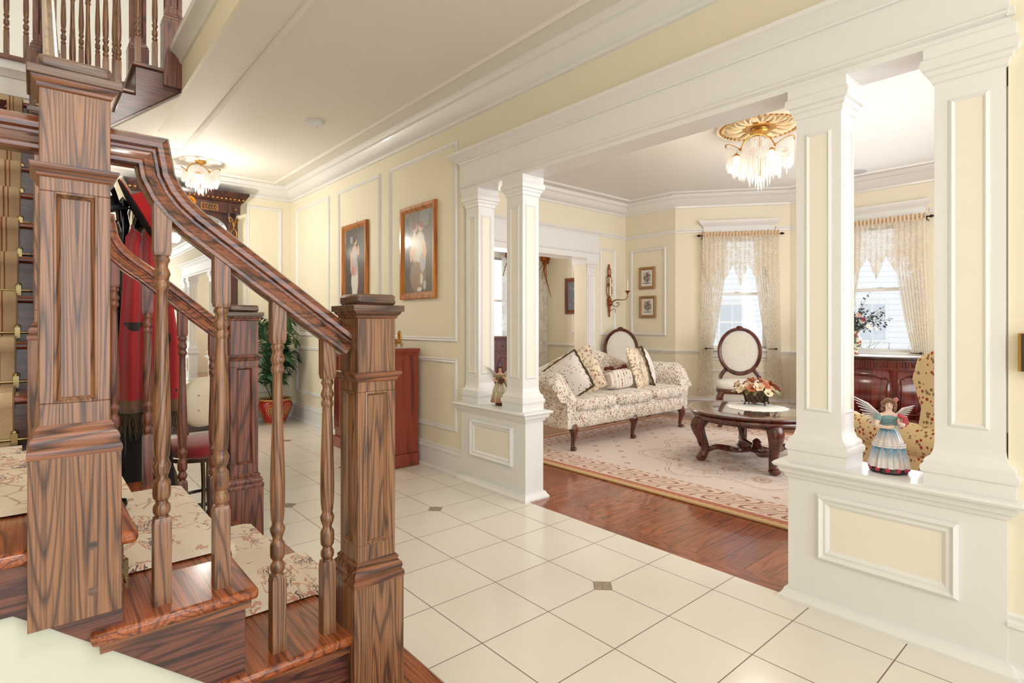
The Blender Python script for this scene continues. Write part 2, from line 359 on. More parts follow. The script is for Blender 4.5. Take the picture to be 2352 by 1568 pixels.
def stripe_mat():
    m, nt, b = nodes_of('striped_floral'); g = G(nt); x, y, z, o = g.xyz()
    t = g.m('MULTIPLY', x, 17.0); f = g.fracd(t)
    wide = g.lt(f, 0.27); edge = g.band(f, 0.25, 0.32)
    vo = g.voro(g.vec(t, g.m('MULTIPLY', z, 15.0), g.m('MULTIPLY', y, 15.0)), 1.6)
    fl = g.m('MULTIPLY', g.lt(vo.outputs['Distance'], 0.3), g.lt(f, 0.2))
    col = g.mix(wide, srgb(236, 228, 212), srgb(212, 200, 192)); col = g.mix(edge, col, srgb(186, 178, 166)); col = g.mix(fl, col, srgb(150, 72, 78))
    g.L.new(col, b.inputs['Base Color']); setv(b, Roughness=0.85); return m
STRIPE = stripe_mat()
FRINGE = plain('olive_brown_fringe', srgb(104, 84, 54), 0.95, var=0.4, bump=1.0, bscale=400)
RUSTF = plain('rust_fringe', srgb(110, 36, 22), 0.95, var=0.4, bump=1.0, bscale=400)
def runner_mat(name, dark=1.0):
    m, nt, b = nodes_of(name); g = G(nt); x, y, z, o = g.xyz()
    n1 = g.noise(o, 7.0, 4); n2 = g.noise(g.vec(g.m('MULTIPLY', x, 1.0), g.m('MULTIPLY', y, 0.55), z), 11.0, 5)
    vo = g.voro(o, 6.5); vd = vo.outputs['Distance']
    ve = g.voro(o, 9.0, 'DISTANCE_TO_EDGE')
    base = g.mix(n1, srgb(244, 232, 210), srgb(226, 204, 176))
    vines = g.m('MULTIPLY', g.lt(ve.outputs['Distance'], 0.028), g.gt(n1, 0.54))
    lf = g.m('MULTIPLY', g.lt(vd, 0.42), g.m('MAXIMUM', g.band(n2, 0.43, 0.465), g.band(n2, 0.49, 0.51))); lf2 = g.m('MULTIPLY', g.lt(vd, 0.55), g.m('MAXIMUM', g.band(n2, 0.53, 0.56), g.band(n2, 0.38, 0.41)))
    col = g.mix(g.m('MULTIPLY', vines, 0.6), base, srgb(156, 104, 72))
    col = g.mix(g.m('MULTIPLY', lf, 0.85), col, srgb(108, 48, 36)); col = g.mix(g.m('MULTIPLY', lf2, 0.7), col, srgb(196, 112, 64))
    if dark != 1.0: col = g.mix(0.0, col, col)
    g.L.new(col, b.inputs['Base Color']); setv(b, Roughness=0.95); b.inputs['Sheen Weight'].default_value = 0.3
    bp = g.N.new('ShaderNodeBump'); bp.inputs['Strength'].default_value = 0.6; bp.inputs['Distance'].default_value = 0.004
    g.L.new(g.noise(o, 300, 2), bp.inputs['Height']); g.L.new(bp.outputs[0], b.inputs['Normal'])
    return m
RUNNER = runner_mat('floral_stair_carpet')
def runner_edge_mat(xa, xb, ax=0):
    """second flight carpet: same carpet with a thin double line border near its right edge"""
    m, nt, b = nodes_of('bordered_stair_carpet'); g = G(nt); x, y, z, o = g.xyz()
    n1 = g.noise(o, 9.0, 4); n2 = g.noise(o, 13.0, 5)
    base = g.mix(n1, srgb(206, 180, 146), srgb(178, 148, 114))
    line = g.m('MAXIMUM', g.band(x, -0.115, -0.108), g.band(x, -0.098, -0.093))
    vo = g.voro(o, 8.0); fl = g.m('MULTIPLY', g.m('MULTIPLY', g.lt(vo.outputs['Distance'], 0.42), g.band(n2, 0.42, 0.55)), g.lt(x, -0.125))
    col = g.mix(line, base, srgb(140, 84, 54)); col = g.mix(fl, col, srgb(84, 38, 28))
    g.L.new(col, b.inputs['Base Color']); setv(b, Roughness=0.95)
    bp = g.N.new('ShaderNodeBump'); bp.inputs['Strength'].default_value = 0.6; bp.inputs['Distance'].default_value = 0.004
    g.L.new(g.noise(o, 300, 2), bp.inputs['Height']); g.L.new(bp.outputs[0], b.inputs['Normal'])
    return m
RUNNER2 = runner_edge_mat(0, 0)

def lace_mat(name, col, dens=0.55, s=22.0):
    m, nt, b = nodes_of(name); g = G(nt); x, y, z, o = g.xyz()
    vo = g.voro(o, s, 'DISTANCE_TO_EDGE'); n1 = g.noise(o, s * 0.45, 4); n3 = g.noise(o, s * 7, 1)
    solid = g.m('MAXIMUM', g.lt(vo.outputs['Distance'], 0.07), g.gt(n1, 0.52))
    al = g.m('ADD', g.m('MULTIPLY', solid, 0.35), dens * 0.7 + 0.0)
    al = g.m('MULTIPLY', al, g.m('ADD', 0.75, g.m('MULTIPLY', n3, 0.5)))
    tr = g.N.new('ShaderNodeBsdfTransparent'); tl = g.N.new('ShaderNodeBsdfTranslucent'); df = g.N.new('ShaderNodeBsdfDiffuse')
    tl.inputs[0].default_value = c4(col); df.inputs[0].default_value = c4(col)
    m1 = g.N.new('ShaderNodeMixShader'); m1.inputs[0].default_value = 0.55; g.L.new(df.outputs[0], m1.inputs[1]); g.L.new(tl.outputs[0], m1.inputs[2])
    m2 = g.N.new('ShaderNodeMixShader'); g.L.new(al, m2.inputs[0]); g.L.new(tr.outputs[0], m2.inputs[1]); g.L.new(m1.outputs[0], m2.inputs[2])
    g.L.new(m2.outputs[0], nt.nodes['Material Output'].inputs[0]); return m
LACE = lace_mat('cream_lace', srgb(252, 247, 237), 0.95, 20)
LACEV = lace_mat('open_lace', srgb(250, 241, 226), 0.72, 26)
SHEERW = lace_mat('white_sheer', srgb(246, 246, 244), 1.1, 14)

def art_mat(name, bgc, shapes, sx, sz, sp='YZ'):
    """generic painted picture: soft ellipses on a mottled ground, local coordinates"""
    m, nt, b = nodes_of(name); g = G(nt); x, y, z, o = g.xyz()
    h = y if sp == 'YZ' else x
    nz = g.noise(o, 18.0, 4)
    hd = g.m('ADD', h, g.m('MULTIPLY', g.m('SUBTRACT', nz, 0.5), 0.03)); zd = g.m('ADD', z, g.m('MULTIPLY', g.m('SUBTRACT', g.noise(o, 11, 2), 0.5), 0.03))
    col = g.mix(nz, bgc[0], bgc[1])
    for (cx, cz, rx, rz, c) in shapes:
        e = g.ell(hd, zd, cx * sx, cz * sz, rx * sx, rz * sz)
        k = g.N.new('ShaderNodeMapRange'); k.inputs['From Min'].default_value = 1.12; k.inputs['From Max'].default_value = 0.88
        g.L.new(e, k.inputs[0]); col = g.mix(k.outputs[0], col, c)
    g.L.new(col, b.inputs['Base Color']); setv(b, Roughness=0.35); b.inputs['Coat Weight'].default_value = 0.25
    b.inputs['Coat Roughness'].default_value = 0.14
    return m

# ---------------------------------------------------------------- mesh builder
class MB:
    def __init__(s): s.v = []; s.f = []
    def add(s, vs, fs):
        n = len(s.v); s.v += [tuple(p) for p in vs]; s.f += [tuple(i + n for i in f) for f in fs]; return s
    def box(s, x0, x1, y0, y1, z0, z1):
        v = [(x0, y0, z0), (x1, y0, z0), (x1, y1, z0), (x0, y1, z0), (x0, y0, z1), (x1, y0, z1), (x1, y1, z1), (x0, y1, z1)]
        return s.add(v, [(0, 3, 2, 1), (4, 5, 6, 7), (0, 1, 5, 4), (1, 2, 6, 5), (2, 3, 7, 6), (3, 0, 4, 7)])
    def frus(s, cx, cy, w0, w1, z0, z1, d0=None, d1=None):
        d0 = w0 if d0 is None else d0; d1 = w1 if d1 is None else d1
        v = []
        for (w, d, z) in ((w0, d0, z0), (w1, d1, z1)):
            v += [(cx - w / 2, cy - d / 2, z), (cx + w / 2, cy - d / 2, z), (cx + w / 2, cy + d / 2, z), (cx - w / 2, cy + d / 2, z)]
        return s.add(v, [(0, 3, 2, 1), (4, 5, 6, 7), (0, 1, 5, 4), (1, 2, 6, 5), (2, 3, 7, 6), (3, 0, 4, 7)])
    def stack(s, cx, cy, prof, d=0.0):
        """square-section stack: prof = [(width, z)...]; d = extra depth in y"""
        v = []; f = []
        for (w, z) in prof:
            a = w / 2; bb = (w + d) / 2
            v += [(cx - a, cy - bb, z), (cx + a, cy - bb, z), (cx + a, cy + bb, z), (cx - a, cy + bb, z)]
        n = len(prof)
        for i in range(n - 1):
            for k in range(4):
                f.append((i * 4 + k, i * 4 + (k + 1) % 4, (i + 1) * 4 + (k + 1) % 4, (i + 1) * 4 + k))
        f.append((3, 2, 1, 0)); f.append(tuple((n - 1) * 4 + k for k in range(4)))
        return s.add(v, f)
    def lathe(s, prof, c=(0, 0, 0), n=20, mod=None, sx=1.0, sy=1.0, cap=True):
        v = []; f = []
        for j, (r, z) in enumerate(prof):
            for i in range(n):
                a = 2 * PI * i / n; q = r * (mod(a, j) if mod else 1.0)
                v.append((c[0] + q * math.cos(a) * sx, c[1] + q * math.sin(a) * sy, c[2] + z))
        for j in range(len(prof) - 1):
            for i in range(n):
                f.append((j * n + i, j * n + (i + 1) % n, (j + 1) * n + (i + 1) % n, (j + 1) * n + i))
        if cap:
            f.append(tuple(reversed(range(n)))); f.append(tuple((len(prof) - 1) * n + i for i in range(n)))
        return s.add(v, f)
    def ell(s, c, r, n=14, m=9, rot=None):
        v = []; f = []
        for j in range(1, m):
            t = PI * j / m
            for i in range(n):
                a = 2 * PI * i / n
                v.append(Vector((r[0] * math.sin(t) * math.cos(a), r[1] * math.sin(t) * math.sin(a), -r[2] * math.cos(t))))
        v.append(Vector((0, 0, -r[2]))); v.append(Vector((0, 0, r[2]))); b, t_ = len(v) - 2, len(v) - 1
        for j in range(m - 2):
            for i in range(n): f.append((j * n + i, j * n + (i + 1) % n, (j + 1) * n + (i + 1) % n, (j + 1) * n + i))
        for i in range(n):
            f.append((b, (i + 1) % n, i)); f.append((t_, (m - 2) * n + i, (m - 2) * n + (i + 1) % n))
        if rot is not None: v = [rot @ p for p in v]
        return s.add([p + Vector(c) for p in v], f)
    def tube(s, path, rad, n=8, closed=False, cap=True, flat=1.0):
        P = [Vector(p) for p in path]; N_ = len(P)
        R = rad if isinstance(rad, (list, tuple)) else [rad] * N_
        v = []; f = []; prev = None
        for i in range(N_):
            if closed: t = P[(i + 1) % N_] - P[i - 1]
            else: t = P[min(i + 1, N_ - 1)] - P[max(i - 1, 0)]
            if t.length < 1e-9: t = Vector((0, 0, 1))
            t.normalize()
            if prev is None:
                ref = Vector((0, 0, 1)) if abs(t.z) < 0.9 else Vector((1, 0, 0)); a = t.cross(ref).normalized()
            else:
                a = prev - t * prev.dot(t); a = a.normalized() if a.length > 1e-6 else t.orthogonal().normalized()
            prev = a; b = t.cross(a)
            for k in range(n):
                q = 2 * PI * k / n; v.append(P[i] + a * (R[i] * math.cos(q)) + b * (R[i] * flat * math.sin(q)))
        m = N_ if closed else N_ - 1
        for i in range(m):
            for k in range(n):
                j = (i + 1) % N_
                f.append((i * n + k, i * n + (k + 1) % n, j * n + (k + 1) % n, j * n + k))
        if cap and not closed:
            f.append(tuple(reversed(range(n)))); f.append(tuple((N_ - 1) * n + k for k in range(n)))
        return s.add(v, f)
    def sweep(s, path, prof, nrm, closed=False, cap=True):
        """prof (a,b): a along side = nrm x tangent (mitred), b along nrm"""
        P = [Vector(p) for p in path]; nv = Vector(nrm).normalized(); n = len(P); k = len(prof); v = []; f = []
        for i in range(n):
            if closed: d0 = (P[i] - P[i - 1]).normalized(); d1 = (P[(i + 1) % n] - P[i]).normalized()
            else:
                d1 = (P[min(i + 1, n - 1)] - P[min(i, n - 2)]).normalized(); d0 = (P[max(i, 1)] - P[max(i - 1, 0)]).normalized()
            s0 = nv.cross(d0).normalized(); s1 = nv.cross(d1).normalized(); sd = (s0 + s1)
            sd.normalize(); sc = 1.0 / max(0.3, sd.dot(s1))
            for (a, b) in prof: v.append(P[i] + sd * (a * sc) + nv * b)
        m = n if closed else n - 1
        for i in range(m):
            j = (i + 1) % n
            for q in range(k): f.append((i * k + q, i * k + (q + 1) % k, j * k + (q + 1) % k, j * k + q))
        if cap and not closed:
            f.append(tuple(reversed(range(k)))); f.append(tuple((n - 1) * k + q for q in range(k)))
        return s.add(v, f)
    def prism(s, poly, axis, lo, hi):
        """poly: 2D list in the plane perpendicular to axis ('X': (y,z), 'Y': (x,z), 'Z': (x,y))"""
        def mk(a, b, h): return {'X': (h, a, b), 'Y': (a, h, b), 'Z': (a, b, h)}[axis]
        n = len(poly); v = [mk(a, b, lo) for a, b in poly] + [mk(a, b, hi) for a, b in poly]
        f = [tuple(range(n)), tuple(reversed(range(n, 2 * n)))] + [(i, i + n, (i + 1) % n + n, (i + 1) % n) for i in range(n)]
        return s.add(v, f)
    def grid(s, fn, nu, nv, thick=None):
        v = [fn(i / nu, j / nv) for j in range(nv + 1) for i in range(nu + 1)]
        f = [(j * (nu + 1) + i, j * (nu + 1) + i + 1, (j + 1) * (nu + 1) + i + 1, (j + 1) * (nu + 1) + i) for j in range(nv) for i in range(nu)]
        return s.add(v, f)
    def xf(s, M, start=0):
        s.v = s.v[:start] + [tuple(M @ Vector(p)) for p in s.v[start:]]; return s
    def build(s, name, mat, parent=None, smooth=35, bevel=0.0, kind=None, label=None, sub=0, solid=0.0):
        me = bpy.data.meshes.new(name); me.from_pydata(s.v, [], s.f); me.validate(); 
        bm = bmesh.new(); bm.from_mesh(me); bmesh.ops.recalc_face_normals(bm, faces=bm.faces); bm.to_mesh(me); bm.free()
        me.materials.append(mat)
        if smooth:
            me.polygons.foreach_set('use_smooth', [True] * len(me.polygons))
            me.set_sharp_from_angle(angle=math.radians(smooth))
        o = bpy.data.objects.new(name, me); COL.objects.link(o)
        if parent is not None: o.parent = parent
        if bevel:
            b = o.modifiers.new('bevel', 'BEVEL'); b.width = bevel; b.segments = 2; b.limit_method = 'ANGLE'; b.angle_limit = math.radians(40)
        if solid:
            q = o.modifiers.new('solid', 'SOLIDIFY'); q.thickness = solid
        if sub:
            q = o.modifiers.new('sub', 'SUBSURF'); q.levels = sub; q.render_levels = sub
        if kind: o['kind'] = kind
        if label: o['label'] = label
        return o
def tag(o, label, cat, group=None, kind=None):
    o['label'] = label; o['category'] = cat
    if group: o['group'] = group
    if kind: o['kind'] = kind
    return o
def thing(name, label, cat, loc=(0, 0, 0), rz=0.0, group=None):
    o = bpy.data.objects.new(name, None); COL.objects.link(o); o.empty_display_size = 0.1
    o.location = loc; o.rotation_euler = (0, 0, rz); return tag(o, label, cat, group)
def dup(root, loc, rz, label=None, group=None):
    r = root.copy(); COL.objects.link(r); r.location = loc; r.rotation_euler = (0, 0, rz)
    if label: r['label'] = label
    if group: r['group'] = group
    for ch in list(root.children):
        c = ch.copy(); COL.objects.link(c); c.parent = r
        for g_ in list(ch.children):
            d = g_.copy(); COL.objects.link(d); d.parent = c
    return r
def struct(name, mb, mat, parent=None, **k):
    return mb.build(name, mat, parent, kind=None if parent else 'structure', **k)
def bez(pts, n=8):
    """catmull-rom through pts"""
    P = [Vector(p) for p in pts]; out = []
    for i in range(len(P) - 1):
        p0 = P[max(i - 1, 0)]; p1 = P[i]; p2 = P[i + 1]; p3 = P[min(i + 2, len(P) - 1)]
        for k in range(n):
            t = k / n
            out.append(0.5 * ((2 * p1) + (p2 - p0) * t + (2 * p0 - 5 * p1 + 4 * p2 - p3) * t * t + (3 * p1 - p0 - 3 * p2 + p3) * t ** 3))
    out.append(P[-1]); return out
def lerp_list(vals, n):
    out = []
    for i in range(len(vals) - 1):
        for k in range(n): out.append(vals[i] + (vals[i + 1] - vals[i]) * k / n)
    out.append(vals[-1]); return out

# ================================================================ THE SETTING
XW = 2.43          # cream face of the hall wall
FZ = 3.14          # second floor level
CZ = 2.82          # ceiling
mb = MB(); mb.box(-1.75, 2.42, -2.7, 7.1, -0.08, 0.0); floor = struct('floor', mb, TILE, smooth=0)
mb = MB(); mb.box(2.42, 8.0, -1.2, 7.2, -0.08, 0.0); struct('floor_living', mb, PLANK, smooth=0)
mb = MB(); mb.box(0.82, 2.5, -2.7, 7.1, CZ, FZ - 0.02); mb.box(-1.75, 0.82, 5.60, 7.1, CZ, FZ - 0.02); struct('ceiling', mb, PC, smooth=0)
mb = MB(); mb.box(2.5, 8.0, -1.2, 7.2, CZ, FZ - 0.02); struct('ceiling_living', mb, PL, smooth=0)
mb = MB(); mb.box(-1.75, 5.0, -2.7, 9.0, 5.75, 5.85); struct('ceiling_upper', mb, PC, smooth=0)
# hall wall with the colonnade opening
mb = MB(); mb.box(XW, 2.56, 3.36, 7.1, 0, CZ); mb.box(XW, 2.56, -2.7, 0.305, 0, CZ); mb.box(XW, 2.56, 0.305, 3.36, 2.34, CZ)
struct('wall_right', mb, PY, smooth=0)
mb = MB(); mb.box(-1.75, XW, 7.0, 7.1, 0, CZ); struct('wall_far', mb, PY, smooth=0)
mb = MB(); mb.box(-1.75, -1.65, -2.7, 1.44, 0, 5.75); struct('wall_left', mb, PY, smooth=0)
mb = MB(); mb.box(-1.06, -0.96, 1.44, 5.70, 0, 5.75); struct('wall_stair', mb, PY, smooth=0)
mb = MB(); mb.box(-0.96, 0.0, 5.58, 5.68, 0, 2.98); mb.box(0.0, 0.1, 4.5, 5.68, 0, 1.9); struct('wall_stair_back', mb, PY, smooth=0)
mb = MB(); mb.box(-1.75, 5.0, 8.9, 9.0, FZ, 5.75); mb.box(4.9, 5.0, -2.7, 8.9, FZ, 5.75); mb.box(-1.75, -1.65, 5.7, 8.9, FZ, 5.75); struct('wall_upper', mb, PC, smooth=0)
# unseen wall behind the camera; glazing added to let sky light flood in
mb = MB(); mb.box(-1.75, -1.2, -2.8, -2.7, 0, 5.75); mb.box(2.0, 2.56, -2.8, -2.7, 0, 5.75); mb.box(-1.2, 2.0, -2.8, -2.7, 2.5, 3.3); mb.box(-1.2, 2.0, -2.8, -2.7, 5.2, 5.75)
struct('wall_front', mb, PY, smooth=0)
def added_glazing(name, x0, x1, z0, z1, nx, nz):
    e = bpy.data.objects.new(name, None); COL.objects.link(e); e['kind'] = 'structure'
    m = MB(); t = 0.05
    m.box(x0, x1, -2.79, -2.71, z0, z0 + t); m.box(x0, x1, -2.79, -2.71, z1 - t, z1)
    for i in range(nx + 1):
        x = x0 + (x1 - x0 - t) * i / nx; m.box(x, x + t, -2.79, -2.71, z0, z1)
    for j in range(1, nz):
        z = z0 + (z1 - z0) * j / nz; m.box(x0, x1, -2.78, -2.72, z - 0.015, z + 0.015)
    m.build('door_frame', PW, e); MB().box(x0, x1, -2.752, -2.748, z0, z1).build('pane', GLASS, e, smooth=0)
added_glazing('added_entry_glazing', -1.2, 2.0, 0.0, 2.5, 4, 3)
added_glazing('added_upper_glazing', -1.2, 2.0, 3.3, 5.2, 4, 3)

CROWN = [(0, 0), (0.0, -0.155), (0.018, -0.15), (0.022, -0.13), (0.045, -0.12), (0.075, -0.085), (0.10, -0.045), (0.125, -0.04), (0.135, -0.02), (0.14, 0)]
BEAD = [(-0.022, 0), (-0.022, -0.006), (-0.010, -0.016), (0.006, -0.019), (0.016, -0.010), (0.022, -0.006), (0.022, 0)]
BASE = [(0, 0), (0.034, 0), (0.034, 0.014), (0.018, 0.03), (0.016, 0.155), (0.026, 0.165), (0.024, 0.178), (0.012, 0.184), (0.014, 0.198), (0, 0.205)]
RAIL = [(0, -0.03), (0.012, -0.028), (0.014, -0.012), (0.028, -0.004), (0.03, 0.01), (0.016, 0.014), (0, 0.016)]
PICR = [(0, -0.022), (0.012, -0.02), (0.016, 0.0), (0.03, 0.008), (0.03, 0.022), (0, 0.024)]
PANEL = [(-0.018, 0), (-0.018, 0.006), (-0.010, 0.016), (0.0, 0.010), (0.008, 0.014), (0.018, 0.005), (0.018, 0)]
def run(mb_, pts, z, prof, closed=False): return mb_.sweep([(p[0], p[1], z) for p in pts], prof, (0, 0, 1), closed)
# hall mouldings
mb = run(MB(), [(XW, -2.7), (XW, 7.0), (-1.65, 7.0)], CZ, CROWN); struct('trim_crown_hall', mb, PW)
mb = run(MB(), [(2.15, -2.7), (2.15, 6.73), (-1.65, 6.73)], CZ, BEAD); run(mb, [(-1.65, 6.1), (1.08, 6.1), (1.08, -2.7)], CZ, BEAD); struct('trim_ceiling_hall', mb, PC)
mb = run(MB(), [(XW, 3.36), (XW, 7.0), (-1.65, 7.0)], 0, BASE); run(mb, [(XW, -2.7), (XW, 0.305)], 0, BASE); struct('baseboard_right', mb, PW)
def panel_x(m, y0, y1, z0, z1, X=XW, prof=PANEL): m.sweep([(X, y0, z0), (X, y0, z1), (X, y1, z1), (X, y1, z0)], prof, (-1, 0, 0), True)
def panel_y(m, x0, x1, z0, z1, Y=7.0, prof=PANEL): m.sweep([(x0, Y, z0), (x1, Y, z0), (x1, Y, z1), (x0, Y, z1)], prof, (0, -1, 0), True)
mb = MB()
for (a, b) in ((3.454, 4.474), (4.682, 5.585), (5.847, 6.796)):
    panel_x(mb, a, b, 1.035, 2.53); panel_x(mb, a, b, 0.35, 0.87)
struct('trim_panel_right', mb, PW)
mb = MB()
for (a, b) in ((1.916, 2.287), (0.1, 0.62), (-1.0, -0.2)):
    panel_y(mb, a, b, 1.035, 2.55); panel_y(mb, a, b, 0.35, 0.87)
struct('trim_panel_far', mb, PW)

# second-floor edge over the hall
mb = MB(); mb.box(0.80, 0.82, -2.7, 5.58, CZ, FZ); struct('trim_fascia', mb, PY, smooth=0)
EDGE = [(0, 0), (0, -0.11), (0.012, -0.105), (0.02, -0.08), (0.045, -0.05), (0.07, -0.035), (0.075, 0)]
mb = MB(); mb.sweep([(0.80, -2.7, FZ - 0.02), (0.80, 4.62, FZ - 0.02)], [(a, b) for a, b in EDGE], (0, 0, 1)); struct('trim_fascia_crown', mb, PW)
mb = MB(); mb.box(-0.96, 0.82, 5.56, 5.60, 2.86, FZ - 0.02); mb.sweep([(0.8, 5.56, 3.06), (-0.96, 5.56, 3.06)], [(0, 0), (0, -0.075), (0.012, -0.07), (0.03, -0.03), (0.045, -0.02), (0.045, 0)], (0, 0, 1)); struct('trim_corridor_fascia', mb, PW)
mb = MB(); mb.box(-0.96, 0.70, 5.53, 5.66, FZ - 0.02, FZ + 0.012); mb.box(0.74, 0.90, -2.7, 4.5, FZ - 0.02, FZ + 0.012); struct('trim_floor_nosing', mb, OAKX, bevel=0.005)

# colonnade: header, half walls
mb = MB(); mb.box(2.405, 2.57, 0.30, 3.365, 2.13, 2.345)
mb.sweep([(2.405, 0.30, 2.155), (2.405, 3.365, 2.155)], [(0, 0), (0.006, 0.002), (0.016, 0.010), (0.016, 0.018), (0.008, 0.024), (0, 0.026)], (0, 0, 1))
mb.box(2.392, 2.41, 0.285, 0.305, 2.155, 2.181)
mb.sweep([(2.43, 3.365, 2.335), (2.405, 3.365, 2.335), (2.405, 0.30, 2.335), (2.43, 0.30, 2.335)], [(0, 0), (-0.010, 0.0), (-0.012, 0.008), (-0.022, 0.014), (-0.034, 0.022), (-0.062, 0.05), (-0.074, 0.056), (-0.076, 0.075), (0, 0.075)], (0, 0, 1))
struct('trim_header', mb, PW)
LEDGE = 0.58
def half_wall(name, y0, y1, px0, px1):
    m = MB(); m.box(2.41, 2.57, y0, y1, 0, LEDGE - 0.02)
    ring = [(2.41, y0, 0), (2.57, y0, 0), (2.57, y1, 0), (2.41, y1, 0)]
    m.sweep(ring, [(0, 0), (-0.030, 0), (-0.030, 0.012), (-0.016, 0.03), (-0.012, 0.042), (0, 0.045)], (0, 0, 1), True)
    r2 = [(x, y, LEDGE - 0.07) for x, y, _ in ring]
    m.sweep(r2, [(0, 0), (-0.008, 0.002), (-0.012, 0.016), (-0.024, 0.022), (-0.03, 0.036), (-0.03, 0.045), (0, 0.047)], (0, 0, 1), True)
    # raised picture moulding
    m.sweep([(2.41, px0, 0.20), (2.41, px0, 0.465), (2.41, px1, 0.465), (2.41, px1, 0.20)], [(0.0, -0.002), (0.0, 0.010), (-0.012, 0.022), (-0.024, 0.010), (-0.034, 0.012), (-0.046, 0.003), (-0.050, -0.002)], (-1, 0, 0), True)
    o = struct(name, m, PW)
    s_ = MB(); s_.sweep([(2.37, y0 - 0.035, LEDGE), (2.61, y0 - 0.035, LEDGE), (2.61, y1 + 0.035, LEDGE), (2.37, y1 + 0.035, LEDGE)], [(0.008, 0), (-0.006, -0.004), (-0.012, -0.012), (-0.006, -0.022), (0.008, -0.026)], (0, 0, 1), True)
    s_.box(2.377, 2.603, y0 - 0.028, y1 + 0.028, LEDGE - 0.024, LEDGE + 0.0004)
    s_.build('ledge', PW, o)
    MB().box(2.408, 2.412, min(px0, px1) + 0.045, max(px0, px1) - 0.045, 0.245, 0.42).build('panel', PD, o, smooth=0)
    return o
half_wall('wall_half_left', 2.65, 3.36, 3.24, 2.77)
half_wall('wall_half_right', 0.305, 1.00, 0.885, 0.43)

def column(y, w, label):
    t = thing('column', label, 'column', (2.49, y, LEDGE), 0, 'white square columns on the half walls')
    d = 0.15 - w; H_ = 2.13 - LEDGE
    MB().stack(0, 0, [(w + 0.045, 0), (w + 0.045, 0.045), (w + 0.056, 0.05), (w + 0.060, 0.062), (w + 0.056, 0.074), (w + 0.042, 0.078), (w + 0.044, 0.09), (w + 0.036, 0.098), (w + 0.016, 0.108), (w + 0.004, 0.13), (w, 0.15)], d).build('base', PW, t)
    MB().stack(0, 0, [(w, 0.15), (w, H_ - 0.13)], d).build('shaft', PW, t)
    MB().stack(0, 0, [(w, H_ - 0.13), (w + 0.012, H_ - 0.125), (w + 0.018, H_ - 0.105), (w + 0.03, H_ - 0.10), (w + 0.036, H_ - 0.085), (w + 0.052, H_ - 0.08), (w + 0.062, H_ - 0.065), (w + 0.056, H_ - 0.045), (w + 0.045, H_ - 0.04), (w + 0.045, H_)], d).build('capital', PW, t)
    e = 0.036; m = MB(); p = MB(); z0, z1 = 0.22, H_ - 0.20
    hw = w / 2; hd = 0.075; fr = [(-0.004, -0.001), (-0.004, 0.003), (0.003, 0.007), (0.010, 0.002), (0.010, -0.001)]
    X0 = -hd if False else -(w + d) / 2
    # face toward hall (-x): stack uses w along x, w+d along y
    ax = w / 2; ay = (w + d) / 2
    for sx in (-1, 1):
        m.sweep([(sx * ax, -ay + e, z0), (sx * ax, -ay + e, z1), (sx * ax, ay - e, z1), (sx * ax, ay - e, z0)], fr, (sx, 0, 0), True)
        p.box(min(sx * ax, sx * ax + sx * 0.0015), max(sx * ax, sx * ax + sx * 0.0015), -ay + e, ay - e, z0, z1)
    for sy in (-1, 1):
        m.sweep([(-ax + e, sy * ay, z0), (-ax + e, sy * ay, z1), (ax - e, sy * ay, z1), (ax - e, sy * ay, z0)], fr, (0, sy, 0), True)
        p.box(-ax + e, ax - e, min(sy * ay, sy * ay + sy * 0.0015), max(sy * ay, sy * ay + sy * 0.0015), z0, z1)
    m.build('panel_moulding', PW, t); p.build('panel', PD, t, smooth=0, label='pale cream inset panel')
    return t
# stack: w along x and w+d along y -> depth 0.145 across the wall, face width per column along it
def column2(y, wy, label):
    t = column(y, 0.145, label); return t
COLS = [(3.235, 0.150, 'white square column nearest the framed paintings, at far end of left half wall'),
        (2.765, 0.160, 'white square column beside the sofa, at open end of left half wall'),
        (0.885, 0.170, 'white square column left of the blue-skirted angel figurine'),
        (0.405, 0.190, 'white square column at the right edge, right of the angel figurine')]
for (y, wy, lb) in COLS:
    t = column(y, 0.145, lb)
    t.scale = (1, wy / 0.150, 1)

# ---------------------------------------------------------------- living-room walls
def seg_matrix(p, q):
    a = math.atan2(q[1] - p[1], q[0] - p[0]); return Matrix.Translation((p[0], p[1], 0)) @ Matrix.Rotation(a, 4, 'Z')
def wall_seg(name, p, q, openings=(), th=0.15, z1=CZ, mat=PY, ext=0.0):
    Ln = math.dist(p, q); m = MB(); s = -ext
    for (a, b, za, zb) in sorted(openings):
        m.box(s, a, 0, th, 0, z1)
        if za > 0: m.box(a, b, 0, th, 0, za)
        m.box(a, b, 0, th, zb, z1); s = b
    m.box(s, Ln + ext, 0, th, 0, z1); m.xf(seg_matrix(p, q)); return struct(name, m, mat, smooth=0)
BA = (6.36, 4.07); BB = (7.21, 2.97); BC = (7.21, 1.35); BD = (6.36, 0.25)
YL = 4.87; XA = 6.35
wall_seg('wall_living_left', (2.56, YL), (XA, YL), [(0.64, 2.94, 0, 2.03)], 0.2, ext=0.0)
wall_seg('wall_bay_side', (XA, YL), BA)
wall_seg('wall_bay_left', BA, BB, [(0.43, 1.12, 0.84, 2.26)])
wall_seg('wall_bay_middle', BB, BC, [(0.62, 1.32, 0.84, 2.26)])
wall_seg('wall_bay_right', BC, BD, [(0.43, 1.12, 0.84, 2.26)])
wall_seg('wall_living_right', (6.36, -1.0), (2.56, -1.0), [(0.8, 3.0, 0.7, 2.26)])  # unseen window opening added to account for the side fill lamp
wall_seg('wall_bay_end', BD, (6.36, -1.0))
